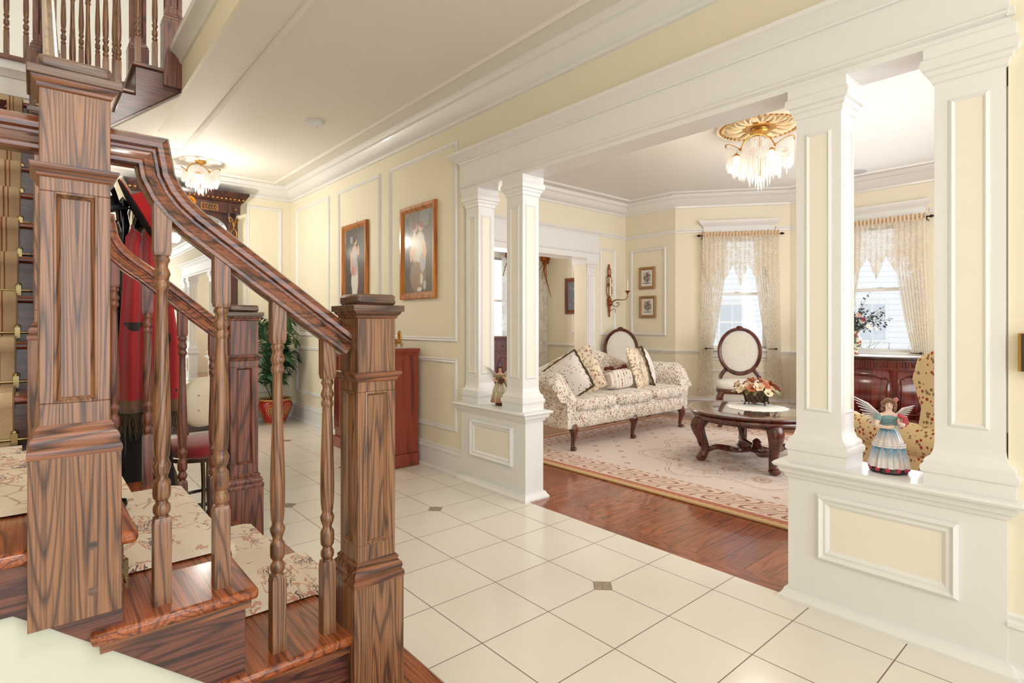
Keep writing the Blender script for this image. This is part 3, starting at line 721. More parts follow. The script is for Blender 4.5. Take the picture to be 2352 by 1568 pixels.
# dining room
wall_seg('wall_dining_right', (6.85, 7.06), (6.85, 5.07)); wall_seg('wall_dining_far', (2.56, 7.06), (6.85, 7.06), [(2.4, 3.9, 0.84, 2.26)])
INNER = [(2.56, YL), (2.56, -1.0), (6.36, -1.0), BD, BC, BB, BA, (XA, YL)]
def offs(pts, d):
    out = []; n = len(pts)
    for i in range(n):
        P0 = Vector(pts[i - 1]); P1 = Vector(pts[i]); P2 = Vector(pts[(i + 1) % n])
        a = (P1 - P0).normalized(); b = (P2 - P1).normalized(); na = Vector((-a.y, a.x)); nb = Vector((-b.y, b.x))
        s_ = (na + nb).normalized(); out.append(tuple(P1 + s_ * (d / max(0.3, s_.dot(nb)))))
    return out
mb = run(MB(), INNER, CZ, CROWN, True); struct('trim_crown_living', mb, PW)
mb = run(MB(), offs(INNER, 0.29), CZ, BEAD, True); struct('trim_ceiling_living', mb, PW)
f1 = seg_matrix(BA, BB); f2 = seg_matrix(BB, BC); f3 = seg_matrix(BC, BD)
def at(M, s, y=0.0): v = M @ Vector((s, y, 0)); return (v.x, v.y)
mb = MB()
for z, prof in ((2.365, PICR),):
    run(mb, [at(f1, 0.34), BA, (XA, YL), (2.56, YL)], z, prof)
    run(mb, [at(f2, 0.50), BB, at(f1, 1.22)], z, prof); run(mb, [at(f3, 0.33), BC, at(f2, 1.44)], z, prof)
struct('trim_picture_rail', mb, PW)
mb = MB()
run(mb, [at(f1, 0.34), BA, (XA, YL), (5.70, YL)], 0.80, RAIL); run(mb, [at(f2, 0.50), BB, at(f1, 1.22)], 0.80, RAIL); run(mb, [at(f3, 0.33), BC, at(f2, 1.44)], 0.80, RAIL)
run(mb, [(3.2, YL), (2.56, YL)], 0.80, RAIL)
for zz in (0.70, 0.55, 0.32): run(mb, [at(f1, 1.16), at(f1, 0.40)], zz, [(0, -0.012), (0.012, -0.008), (0.012, 0.008), (0, 0.01)])
struct('trim_chair_rail', mb, PW)
mb = MB(); run(mb, [(6.36, 0.25), BC, BB, BA, (XA, YL), (5.70, YL)], 0, BASE); run(mb, [(3.0, YL), (2.56, YL)], 0, BASE); struct('baseboard_living', mb, PW)
mb = MB(); panel_x(mb, 4.22, 4.76, 1.02, 2.17, XA); panel_y(mb, 5.80, 6.10, 1.02, 2.17, YL); struct('trim_panel_living', mb, PW)
# dining opening casing
mb = MB(); mb.box(2.555, 5.74, YL - 0.03, YL + 0.23, 2.022, 2.345); mb.sweep([(5.78, YL - 0.03, 2.335), (2.56, YL - 0.03, 2.335)], [(0, 0), (0.010, 0.0), (0.014, 0.012), (0.04, 0.03), (0.05, 0.05), (0, 0.05)], (0, 0, 1))
mb.sweep([(5.74, YL - 0.03, 2.09), (2.56, YL - 0.03, 2.09)], [(0, 0), (0.014, 0.008), (0.014, 0.018), (0, 0.026)], (0, 0, 1))
mb.stack(5.60, YL + 0.10, [(0.20, 0), (0.20, 0.15), (0.17, 0.2), (0.165, 1.90), (0.18, 1.91), (0.19, 1.94), (0.21, 1.95), (0.22, 1.99), (0.21, 2.03)], 0.06)
mb.stack(3.10, YL + 0.10, [(0.20, 0), (0.20, 0.15), (0.17, 0.2), (0.165, 1.90), (0.18, 1.91), (0.19, 1.94), (0.21, 1.95), (0.22, 1.99), (0.21, 2.03)], 0.06)
mb.sweep([(5.545, YL - 0.013, 0.3), (5.66, YL - 0.013, 0.3), (5.66, YL - 0.013, 1.80), (5.545, YL - 0.013, 1.80)], [(-0.003, 0), (0, 0.006), (0.01, 0.0)], (0, -1, 0), True)
struct('trim_dining_opening', mb, PW)
mb = MB(); run(mb, [(6.85, 5.07), (6.85, 7.06), (2.56, 7.06)], 0.80, RAIL); panel_x(mb, 5.5, 6.35, 1.02, 2.17, 6.85); panel_x(mb, 5.5, 6.45, 0.3, 0.72, 6.85); run(mb, [(6.85, 5.07), (6.85, 7.06), (2.56, 7.06)], 0, BASE)
struct('trim_dining', mb, PW)

def window_unit(name, M, s0, s1, z0, z1):
    e = bpy.data.objects.new(name, None); COL.objects.link(e); e['kind'] = 'structure'; e.matrix_world = M
    m = MB(); c = 0.085
    for (a, b) in ((s0 - c, s0), (s1, s1 + c)): m.box(a, b, -0.022, 0.0, z0 - 0.04, z1 + 0.08)
    m.box(s0 - c, s1 + c, -0.026, 0.0, z1, 2.44)
    m.sweep([(s0 - c, 0, 2.41), (s0 - c, -0.026, 2.41), (s1 + c, -0.026, 2.41), (s1 + c, 0, 2.41)], [(0, 0), (-0.006, 0), (-0.01, 0.012), (-0.03, 0.03), (-0.055, 0.055), (-0.06, 0.075), (0, 0.078)], (0, 0, 1))
    m.build('casing', PW, e)
    m = MB(); m.box(s0 - c - 0.03, s1 + c + 0.03, -0.055, 0.10, z0 - 0.03, z0 + 0.005); m.box(s0 - c, s1 + c, -0.02, 0.0, z0 - 0.11, z0 - 0.03); m.build('sill', PW, e, bevel=0.004)
    m = MB(); zm = 1.545; r = 0.038
    for (a, b, d) in ((z0, zm + 0.015, 0.05), (zm - 0.015, z1, 0.085)):
        m.box(s0, s0 + r, d, d + 0.035, a, b); m.box(s1 - r, s1, d, d + 0.035, a, b); m.box(s0, s1, d, d + 0.035, a, a + 0.035); m.box(s0, s1, d, d + 0.035, b - 0.03, b)
    m.ell(((s0 + s1) / 2, 0.05, zm + 0.022), (0.035, 0.012, 0.008), 10, 6)
    m.build('sash', PW, e)
    MB().box(s0 + 0.02, s1 - 0.02, 0.078, 0.082, z0, z1).build('pane', GLASS, e, smooth=0)
    return e
window_unit('window_1', f1, 0.43, 1.12, 0.84, 2.26)
window_unit('window_2', f2, 0.62, 1.32, 0.84, 2.26)
window_unit('window_3', f3, 0.43, 1.12, 0.84, 2.26)
fD = seg_matrix((2.56, 7.06), (6.85, 7.06)); window_unit('window_4', fD, 2.4, 3.9, 0.84, 2.26)

# ---------------------------------------------------------------- outside (seen bright through the glass)
SIDING = plain('white_siding', (0.86, 0.86, 0.86), 0.8)
WINDK = plain('outside_window_glass', (0.62, 0.65, 0.70), 0.3)
def house(loc, rz, label):
    t = thing('neighbour_house', label, 'house', loc, rz)
    m = MB(); m.box(-5, 5, 0, 4, -1, 6)
    for k in range(40): m.prism([(0.0, -1 + k * 0.175), (-0.02, -1 + k * 0.175), (0.0, -1 + k * 0.175 + 0.17)], 'X', -5, 5)
    m.build('wall', SIDING, t, smooth=0)
    MB().prism([(-0.5, 5.9), (4.5, 5.9), (2, 8)], 'X', -5.3, 5.3).build('roof', plain('roof_shingle', (0.55, 0.55, 0.57), 0.9), t, smooth=0)
    for x in (-3.2, -1.2, 1.0, 3.0):
        m = MB(); m.box(x, x + 0.9, -0.06, -0.02, 0.6, 1.9); w = m.build('window', PW, t)
        p = MB()
        for i in range(2):
            for j in range(2): p.box(x + 0.07 + i * 0.4, x + 0.43 + i * 0.4, -0.065, -0.06, 0.66 + j * 0.6, 1.2 + j * 0.6)
        p.build('window_glass', WINDK, w, smooth=0)
    return t
house((18, 8.5, 0), -0.9, 'pale sided neighbouring house seen through the bay window')
t = thing('garden_bush', 'pale leafless bush outside the window behind the flower vase', 'bush', (10.6, 3.0, -0.4))
m = MB(); rnd = random.Random(3)
for k in range(420):
    a = rnd.uniform(0, 2 * PI); r = rnd.uniform(0.1, 0.95); h = rnd.uniform(0.1, 1.15) * (1.1 - 0.4 * r)
    p0 = Vector((r * 0.6 * math.cos(a), r * 1.2 * math.sin(a), h)); dv = Vector((rnd.uniform(-.2, .2), rnd.uniform(-.2, .2), rnd.uniform(-.05, .25)))
    m.tube([p0, p0 + dv], [0.008, 0.003], 3)
m.build('twigs', plain('frosted_twigs', (0.5, 0.5, 0.48), 0.9), t, kind='stuff')
mb = MB(); mb.box(7.5, 40, -20, 30, -0.9, -0.8); o = mb.build('ground_outside', plain('snowy_ground', (0.8, 0.8, 0.8), 0.9), smooth=0); o['kind'] = 'structure'

# ================================================================ STAIRCASE
stair = thing('staircase', 'dark oak staircase with turned balusters, square newels and a landing, left foreground', 'staircase', (0, 0, 0))
def newel(parent, cx, cy, ztop, zbot, mat=OAKZ, w=0.11, name='newel_post', cap=True, dh=0.0):
    zb = ztop - 0.715 - dh   # top of the base moulding
    m = MB(); m.stack(0, 0, [(w + 0.034, zbot - ztop), (w + 0.034, zb - ztop - 0.055)])
    hs = w / 2; core = w - 0.016
    m.stack(0, 0, [(core, zb - ztop - 0.02), (core, -0.26 + 0.02)])
    m.stack(0, 0, [(w, -0.262), (w, -0.03)])
    m.stack(0, 0, [(w, zb - ztop - 0.06), (w, zb - ztop + 0.045)])
    e = 0.022; z0 = zb - ztop + 0.045; z1 = -0.262
    for sx_ in (-1, 1):
        for sy_ in (-1, 1): m.box(min(sx_ * hs, sx_ * (hs - e)), max(sx_ * hs, sx_ * (hs - e)), min(sy_ * hs, sy_ * (hs - e)), max(sy_ * hs, sy_ * (hs - e)), z0, z1)
    o = m.build(name, mat, parent, bevel=0.0015); o.location = (cx, cy, ztop)
    m = MB(); fr = [(0, 0), (0, 0.009), (0.004, 0.010), (0.008, 0.004), (0.011, 0.0)]
    q = hs - 0.008; a = hs - e + 0.001
    for sg in (-1, 1):
        m.sweep([(sg * q, -sg * a, z0), (sg * q, sg * a, z0), (sg * q, sg * a, z1), (sg * q, -sg * a, z1)], fr, (sg, 0, 0), True)
    m2 = MB()
    for sg in (-1, 1):
        m.sweep([(sg * a, sg * q, z0), (-sg * a, sg * q, z0), (-sg * a, sg * q, z1), (sg * a, sg * q, z1)], fr, (0, sg, 0), True)
    m.build('panel_moulding', mat, o)
    zz = zb - ztop
    m = MB(); m.stack(0, 0, [(w + 0.035, zz - 0.058), (w + 0.038, zz - 0.05), (w + 0.035, zz - 0.042), (w + 0.026, zz - 0.038), (w + 0.030, zz - 0.028), (w + 0.026, zz - 0.02), (w + 0.010, zz - 0.012), (w + 0.014, zz - 0.004), (w + 0.004, zz + 0.002), (w, zz + 0.004)])
    MM = OAKX if mat is OAKZ else mat
    m.build('base_moulding', MM, o)
    m = MB(); m.stack(0, 0, [(w, -0.236), (w + 0.008, -0.233), (w + 0.012, -0.226), (w + 0.022, -0.222), (w + 0.028, -0.216), (w + 0.028, -0.211), (w, -0.209)]); m.build('band_moulding', MM, o)
    m = MB(); m.stack(0, 0, [(w, -0.067), (w + 0.008, -0.064), (w + 0.010, -0.058), (w + 0.020, -0.054), (w + 0.026, -0.048), (w + 0.026, -0.046), (w, -0.046)]); m.build('cap_moulding', MM, o)
    if cap:
        MB().stack(0, 0, [(w + 0.038, -0.047), (w + 0.038, -0.03)]).build('cap_plate', OAKCAP, o, bevel=0.002)
        MB().stack(0, 0, [(w + 0.006, -0.03), (w + 0.006, 0.0)]).build('cap_block', OAKCAP, o, bevel=0.009)
    return o
newel(stair, 0.700, 1.420, 1.232, 0.0)
n2 = newel(stair, 0.0625, 1.434, 1.668, 0.575)
for (dz) in (0.625, 0.715):
    m = MB(); m.tube([(0.088, 1.434 - 0.0715, dz), (0.088, 1.434 - 0.0728, dz)], 0.0085, 14); m.build('wood_plug', OAKX, n2) if False else m.build('wood_plug', OAKCAP, stair)
newel(stair, 0.671, 2.552, 1.232, 0.0, OAKRZ)
newel(stair, 0.055, 2.545, 1.92, 0.725, OAKZ, dh=0.05)
newel(stair, 0.050, 4.50, 3.62, 2.28, OAKRZ, dh=0.03)
newel(stair, 0.755, 4.60, 4.05, 2.835, OAKRZ, w=0.10, dh=-0.02)

# --- treads, risers, stringers
TR = [(0.165, 0.86), (0.335, 0.645), (0.535, 0.400), (0.725, 0.165)]
def tread(x0, x1, y0, y1, z, mat, name='tread', axis='X'):
    m = MB(); t = 0.028
    m.box(x0, x1, y0, y1, z - t, z); return m.build(name, mat, stair, bevel=0.010)
m = MB(); m.prism([(0.40, 2.66), (0.80, 2.66), (0.85, 2.63), (0.86, 2.58), (0.86, 1.17), (0.85, 1.12), (0.80, 1.09), (0.40, 1.09)], 'Z', 0.137, 0.165); m.build('tread', OAKY, stair, bevel=0.010)
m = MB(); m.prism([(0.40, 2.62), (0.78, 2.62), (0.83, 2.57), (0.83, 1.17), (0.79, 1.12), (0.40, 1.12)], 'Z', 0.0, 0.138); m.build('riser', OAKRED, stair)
tread(0.31, 0.645, 1.365, 2.60, 0.335, OAKY); tread(0.085, 0.400, 1.365, 2.60, 0.535, OAKY)
m = MB(); m.box(-0.96, 0.165, 1.374, 2.60, 0.697, 0.725); m.build('landing', OAKY, stair, bevel=0.010)
for (xr, za, zb) in ((0.62, 0.165, 0.308), (0.375, 0.335, 0.508), (0.14, 0.535, 0.698)):
    MB().box(xr - 0.02, xr, 1.392, 2.58, za, zb).build('riser', OAKY, stair)
st = [(-1.0, 0.600), (-0.03, 0.605), (0.014, 0.571), (0.305, 0.333), (0.655, 0.046), (0.655, 0.307), (0.375, 0.307), (0.375, 0.507), (0.14, 0.507), (0.14, 0.697), (-1.0, 0.697)]
MB().prism(st, 'Y', 1.388, 1.412).build('stringer', OAKRED, stair, bevel=0.002)
MB().prism(st, 'Y', 2.56, 2.585).build('stringer', OAKRED, stair)
for (x0, x1, z) in ((0.33, 0.63, 0.335), (0.10, 0.385, 0.535)):
    MB().prism([(x0, z - 0.046), (x1, z - 0.046), (x1, z - 0.028), (x0, z - 0.028)], 'Y', 1.376, 1.39).build('cove_strip', OAKX, stair)
mb = MB(); mb.prism([(-1.65, 0), (0.69, 0), (0.66, 0.04), (0.305, 0.335), (0.014, 0.575), (-0.03, 0.61), (-1.65, 0.61)], 'Y', 1.40, 1.44)
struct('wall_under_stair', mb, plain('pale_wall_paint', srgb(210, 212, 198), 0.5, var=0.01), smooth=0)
# second flight
NK = 10
def ny(k): return 2.53 + 0.225 * (k - 1)
def nzz(k): return 0.725 + 0.18 * k
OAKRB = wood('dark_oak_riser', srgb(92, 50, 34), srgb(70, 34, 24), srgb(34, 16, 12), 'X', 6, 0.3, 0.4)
for k in range(1, NK + 1):
    y = ny(k); z = nzz(k); yend = ny(k + 1) + 0.03 if k < NK else 5.58
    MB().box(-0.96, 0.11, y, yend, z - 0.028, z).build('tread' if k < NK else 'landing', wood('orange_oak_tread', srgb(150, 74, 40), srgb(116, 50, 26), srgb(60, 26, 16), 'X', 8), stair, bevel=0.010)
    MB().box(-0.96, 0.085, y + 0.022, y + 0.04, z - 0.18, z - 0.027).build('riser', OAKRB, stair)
MB().box(0.10, 0.30, 4.555, 5.58, 2.497, 2.525).build('landing', OAKY, stair, bevel=0.008)
sp = [(2.55, 0.725), (2.55, 0.87)]
for k in range(1, NK + 1): sp += [(ny(k) + 0.025, nzz(k) - 0.03), (ny(k + 1) + 0.025, nzz(k) - 0.03)]
sp += [(ny(NK + 1), nzz(NK) - 0.35), (2.75, 0.66)]
MB().prism(sp, 'X', 0.085, 0.105).build('stringer', OAKRED, stair)
mb = MB(); mb.prism([(2.58, 0), (5.6, 0), (5.6, 2.5), (4.6, 2.3), (2.62, 0.70)], 'X', 0.06, 0.10); struct('wall_under_flight', mb, PY, smooth=0)
# third flight
T3 = [(2.756, 0.300), (2.955, 0.506), (3.15, 0.710)]
for i, (z, x) in enumerate(T3[:2]):
    MB().box(x, T3[i + 1][1] + 0.02, 4.545, 5.56, z - 0.028, z).build('tread', OAKX, stair, bevel=0.008)
for i, (z, x) in enumerate(T3):
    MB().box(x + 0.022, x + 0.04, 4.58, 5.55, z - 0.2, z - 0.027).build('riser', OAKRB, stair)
s3 = [(0.80, 2.825), (0.40, 2.500), (0.10, 2.26), (0.10, 2.49), (0.322, 2.49), (0.322, 2.728), (0.528, 2.728), (0.528, 2.927), (0.732, 2.927), (0.732, 3.12), (0.80, 3.12)]
MB().prism(s3, 'Y', 4.566, 4.59).build('stringer', OAKRED, stair, bevel=0.002)
MB().prism([(0.81, 2.823), (0.80, 2.812), (0.08, 2.226), (0.08, 2.243)], 'Y', 4.552, 4.60).build('bottom_bead', OAKX, stair)
mb = MB(); mb.prism([(0.80, 2.83), (0.08, 2.25), (0.08, 2.22), (0.80, 2.80)], 'Y', 4.60, 5.58); struct('ceiling_under_flight', mb, PC, smooth=0)

# --- handrails
RP = [(0.035, -0.010), (0.035, 0.010), (0.030, 0.021), (0.018, 0.027), (0.008, 0.026), (0.004, 0.017), (-0.001, 0.016), (-0.006, 0.024), (-0.016, 0.029), (-0.022, 0.030), (-0.026, 0.027), (-0.033, 0.026), (-0.036, 0.020)]
RPF = RP + [(a, -b) for a, b in reversed(RP)]
def rail(pts, nrm, mat, plate=None):
    o = MB().sweep(pts, RPF, nrm).build('handrail', mat, stair, smooth=28); return o
def arc_rail(y0, y1, xs, ze, xe):
    pts = [(xs, y0, 1.528), (0.197, y0, 1.528), (0.206, y0, 1.475), (0.222, y0, 1.44), (0.243, y0, 1.412), (0.275, y0, 1.382), (0.32, y0, 1.348)]
    n = 4
    for i in range(1, n + 1):
        t = i / n; pts.append((0.32 + (xe - 0.32) * t, y0 + (y1 - y0) * t, 1.348 + (ze - 1.348) * t))
    return pts
rail(arc_rail(1.44, 1.425, 0.118, 1.098, 0.648), (0, -1, 0), wood('oak_rail', srgb(128, 74, 48), srgb(96, 54, 36), srgb(40, 24, 18), 'X', 12, 0.2, 0.7))
rail(arc_rail(2.54, 2.54, 0.11, 1.095, 0.618), (0, -1, 0), wood('oak_rail_far', srgb(150, 82, 48), srgb(116, 60, 34), srgb(56, 28, 18), 'X', 12, 0.22, 0.6))
rail([(-0.96, 1.45, 1.528), (0.007, 1.45, 1.528)], (0, -1, 0), MATS['oak_rail'])
m = MB(); m.sweep([(0.062, 2.60, 1.79), (0.062, 4.445, 3.266)], RPF, (1, 0, 0)); m.build('handrail', wood('oak_rail_gleam', srgb(196, 164, 120), srgb(184, 150, 108), srgb(150, 116, 80), 'Y', 3, 0.25, 0.6), stair, smooth=28)  # pale tones paint the gleam onto this oak handrail
MB().sweep([(0.10, 4.60, 3.40), (0.70, 4.60, 4.0)], RPF, (0, -1, 0)).build('handrail', OAKX, stair, smooth=28)

def bal_mesh(H1, hw=0.0168, block=0.115, up=0.0):
    """turned baluster of height H1 with square ends"""
    m = MB(); zt = 0.765 + up
    m.stack(0, 0, [(2 * hw, 0), (2 * hw, 0.178), (1.72 * hw, 0.19)])
    lower = [(0.0135, 0.188), (0.0125, 0.194), (0.0165, 0.200), (0.0175, 0.208), (0.0165, 0.215), (0.0125, 0.221), (0.0118, 0.226), (0.0168, 0.233), (0.0178, 0.242), (0.0178, 0.262), (0.0168, 0.268), (0.0122, 0.274), (0.0115, 0.280), (0.0150, 0.290), (0.0180, 0.300), (0.0182, 0.306), (0.0150, 0.312), (0.0130, 0.318), (0.0150, 0.325), (0.0168, 0.345), (0.0178, 0.38), (0.0176, 0.42), (0.0160, 0.48), (0.0140, 0.54), (0.0122, 0.60), (0.0112, 0.66 + up), (0.0110, 0.685 + up), (0.0150, 0.692 + up), (0.0160, 0.698 + up), (0.0150, 0.704 + up), (0.0122, 0.709 + up), (0.0150, 0.716 + up), (0.0172, 0.723 + up), (0.0150, 0.730 + up), (0.0120, 0.738 + up), (0.0125, 0.746 + up), (0.0162, 0.752 + up), (0.0155, 0.757 + up), (0.0130, 0.762 + up), (0.0150, 0.772 + up)]
    m.lathe(lower, n=18)
    m.stack(0, 0, [(1.72 * hw, zt - 0.002), (2 * hw, zt + 0.010), (2 * hw, max(H1, zt + 0.03))])
    return m
def rail_z(x):
    return 1.348 + (1.098 - 1.348) * (x - 0.32) / (0.648 - 0.32) if x > 0.32 else 1.348 + (0.32 - x) * 0.95
BALM = {}
def baluster(x, y, z0, ztop, mat, up=0.0, parent=None):
    key = (round(ztop - z0, 3), round(up, 3), mat.name)
    if key not in BALM:
        o = bal_mesh(ztop - z0, up=up).build('baluster', mat, parent or stair, smooth=40); BALM[key] = o
    else:
        o = BALM[key].copy(); COL.objects.link(o); o.parent = parent or stair
    o.location = (x, y, z0); return o
for (x, z0) in ((0.590, 0.335), (0.462, 0.335), (0.333, 0.535), (0.214, 0.535)):
    zr = rail_z(x) - 0.030
    y_ = 1.432
    base_len = zr - z0
    block = 0.085 if x in (0.590, 0.333) else 0.10
    up = base_len - 0.765 - (0.105 if x > 0.4 else 0.115)
    baluster(x, y_, z0, zr, OAKZ, up)
for (x, z0) in ((0.562, 0.335), (0.450, 0.335), (0.333, 0.535), (0.226, 0.535)):
    zr = rail_z(x) - 0.030; up = (zr - z0) - 0.765 - 0.115
    baluster(x, 2.54, z0, zr, OAKRZ, up)
for k in range(1, NK):
    for dy in (0.06, 0.17):
        y = ny(k) + dy; zr = 1.79 + (y - 2.60) * 0.8 - 0.03; z0 = nzz(k)
        if zr - z0 > 0.8: baluster(0.062, y, z0, round(z0 + 0.88, 3) if False else zr, OAKZ, (zr - z0) - 0.765 - 0.1)
for (x, z0) in ((0.19, 2.525), (0.27, 2.525), (0.365, 2.756), (0.435, 2.756), (0.545, 2.955), (0.645, 2.955)):
    baluster(x, 4.60, z0, z0 + 0.94, OAKZ, 0.05)

# upper hall balustrade along the floor edge behind the stair well
bt = thing('balcony_balustrade', 'dark turned balusters of the upper landing railing, top left corner', 'balustrade', (0, 5.58, FZ + 0.012))
m = bal_mesh(0.94, up=0.05); b0 = m.build('baluster', OAKZ, bt, smooth=40); b0.location = (-0.155, 0, 0)
for x in (-0.265, -0.045, 0.065, 0.175, 0.285, 0.39, 0.50):
    o = b0.copy(); COL.objects.link(o); o.parent = bt; o.location = (x, 0, 0)
m = MB(); m.sweep([(-0.95, 0, 0.96), (0.62, 0, 0.96)], RPF, (0, -1, 0)); m.build('handrail', OAKX, bt)
t = thing('landing_newel', 'dark panelled newel post at the upper landing corner, top left', 'newel post', (0.66, 5.58, FZ + 0.012))
newel(t, 0, 0, 1.06, 0.0, OAKRZ, dh=0.0)

# --- carpets
def fillet_path(pts, plane):
    return pts
def carpet1():
    pts = [(0.847, 0.015), (0.847, 0.12)]
    def nose(x, z): return [(x - 0.012, z - 0.034), (x + 0.002, z - 0.028), (x + 0.009, z - 0.014), (x + 0.006, z), (x - 0.012, z + 0.004), (x - 0.03, z + 0.005)]
    p = [(0.838, 0.01)]
    xs = [0.86, 0.645, 0.400, 0.165]; zs = [0.165, 0.335, 0.535, 0.725]; rs = [0.838, 0.626, 0.381, 0.146]
    for i in range(4):
        p += nose(xs[i], zs[i])
        if i < 3: p += [(rs[i + 1] + 0.006, zs[i] + 0.004), (rs[i + 1], zs[i] + 0.012)]
    p += [(-0.95, 0.729)]
    m = MB(); m.sweep([(x, 2.01, z) for x, z in p], [(0.0, -0.37), (0.013, -0.365), (0.013, 0.365), (0.0, 0.37)], (0, 1, 0))
    m.box(-0.95, -0.03, 2.35, 2.50, 0.727, 0.7415)
    return m
o = carpet1().build('stair_runner', RUNNER, smooth=50); tag(o, 'cream floral carpet runner covering the lower stairs and the landing', 'stair runner')
def carpet2():
    p = [(2.552, 0.735)]
    for k in range(1, NK + 1):
        y = ny(k); z = nzz(k)
        p += [(y + 0.018, z - 0.16), (y + 0.016, z - 0.05), (y - 0.004, z - 0.030), (y - 0.014, z - 0.012), (y - 0.008, z + 0.004), (y + 0.02, z + 0.007)]
        if k < NK: p += [(ny(k + 1) + 0.012, z + 0.005)]
    p += [(5.5, nzz(NK) + 0.005)]
    m = MB(); m.sweep([(-0.43, y, z) for y, z in p], [(0.0, -0.38), (0.013, -0.375), (0.013, 0.375), (0.0, 0.38)], (1, 0, 0)); return m
o = carpet2().build('stair_runner', RUNNER2, smooth=50); tag(o, 'beige bordered carpet runner climbing the second flight behind the tall newel', 'stair runner')

def rod(loc, rz, label, group, Ln=0.80):
    t = thing('stair_rod', label, 'stair rod', loc, rz, group)
    MB().tube([(-Ln, 0, 0), (0.06, 0, 0)], 0.005, 8).build('rod', BRASS, t)
    m = MB(); m.box(-0.008, 0.008, -0.010, 0.014, -0.022, 0.022); m.ell((0, 0, 0.024), (0.011, 0.010, 0.010), 10, 6); m.build('bracket', BRASS, t)
    m = MB(); m.lathe([(0.004, 0.0), (0.006, 0.004), (0.004, 0.010), (0.009, 0.018), (0.006, 0.028), (0.0045, 0.034), (0.007, 0.040), (0.004, 0.046), (0.003, 0.055), (0.001, 0.064)], n=10)
    m.xf(Matrix.Translation((0.035, 0, 0)) @ Matrix.Rotation(PI / 2, 4, 'Y')); m.build('finial', BRASS, t); return t
R0 = None
for k in range(1, NK + 1):
    y = ny(k) + 0.002; z = nzz(k) - 0.18 + 0.032
    lb_ = 'brass stair rod across the beige runner, %s step of the second flight' % ['lowest', 'second lowest', 'third lowest', 'fourth', 'fifth', 'sixth', 'seventh', 'eighth', 'ninth', 'topmost'][k - 1]
    if R0 is None: R0 = rod((-0.05, y, z), 0, lb_, 'brass rods up the second flight')
    else: dup(R0, (-0.05, y, z), 0, lb_)
for (x, z, w_) in ((0.155, 0.553, 'just below the landing'), (0.392, 0.353, 'in the middle'), (0.638, 0.183, 'at the bottom step')):
    r = dup(R0, (x + 0.006, 1.645, z), -PI / 2, 'brass stair rod across the floral runner of the lower flight, ' + w_, 'brass rods on the lower flight')

# ================================================================ SOFT SHAPES
def superbox(m, c, r, n=12, k=12, p=0.28, rot=None, crown=0.0):
    """rounded box / cushion"""
    start = len(m.v); v = []; f = []
    def sg(a, e): return math.copysign(abs(a) ** e, a)
    for j in range(1, k):
        t = PI * j / k
        for i in range(n):
            a = 2 * PI * (i + 0.5) / n
            x = sg(math.sin(t), p) * sg(math.cos(a), p); y = sg(math.sin(t), p) * sg(math.sin(a), p); z = -sg(math.cos(t), p)
            zz = z * (1 + crown * (1 - x * x) * (1 - y * y))
            v.append(Vector((r[0] * x, r[1] * y, r[2] * zz)))
    v += [Vector((0, 0, -r[2] * (1 + crown))), Vector((0, 0, r[2] * (1 + crown)))]; b, t_ = len(v) - 2, len(v) - 1
    for j in range(k - 2):
        for i in range(n): f.append((j * n + i, j * n + (i + 1) % n, (j + 1) * n + (i + 1) % n, (j + 1) * n + i))
    for i in range(n): f.append((b, (i + 1) % n, i)); f.append((t_, (k - 2) * n + i, (k - 2) * n + (i + 1) % n))
    if rot is not None: v = [rot @ q for q in v]
    return m.add([q + Vector(c) for q in v], f)
def pillow_mesh(w, h, t, n=14):
    m = MB()
    for sg in (1, -1):
        def fn(u, v, sg=sg):
            a = 2 * u - 1; b = 2 * v - 1
            th = t / 2 * (max(0, 1 - abs(a) ** 2.6) ** 0.55) * (max(0, 1 - abs(b) ** 2.6) ** 0.55)
            pin = 1 - 0.06 * (a * a) * (1 - b * b) - 0.0; pin2 = 1 - 0.06 * (b * b) * (1 - a * a)
            return (a * w / 2 * pin2, sg * th, b * h / 2 * pin)
        m.grid(fn, n, n)
    return m
def fringe_loop(w, h, seed=1, rad=0.011):
    m = MB(); r = random.Random(seed); path = []
    per = [(-1, -1), (1, -1), (1, 1), (-1, 1)]
    for i in range(4):
        a = per[i]; b = per[(i + 1) % 4]
        for k in range(22):
            t = k / 22; path.append((w / 2 * (a[0] + (b[0] - a[0]) * t) * (1 + r.uniform(-.012, .02)), r.uniform(-.006, .006), h / 2 * (a[1] + (b[1] - a[1]) * t) * (1 + r.uniform(-.012, .02))))
    m.tube(path, [rad * r.uniform(0.7, 1.3) for _ in path], 6, closed=True); return m
def cabriole(m, x, y, h, sx, sy, r=0.03, foot=0.035):
    d = Vector((sx, sy, 0)).normalized()
    ps = [(0.0, 1.0), (0.35, 0.86), (0.42, 0.72), (0.18, 0.45), (-0.02, 0.22), (0.10, 0.08), (0.3, 0.03)]
    rs = [r * 1.35, r * 1.25, r * 1.0, r * 0.66, r * 0.52, r * 0.75, r * 0.9]
    pts = bez([(x + d.x * a * h * 0.22, y + d.y * a * h * 0.22, z * h + 0.0) for a, z in ps], 4)
    m.tube(pts, lerp_list(rs, 4), 9)
    e = pts[-1]; m.ell((e[0], e[1], foot * 0.55), (foot, foot, foot * 0.55), 10, 6)
    return m

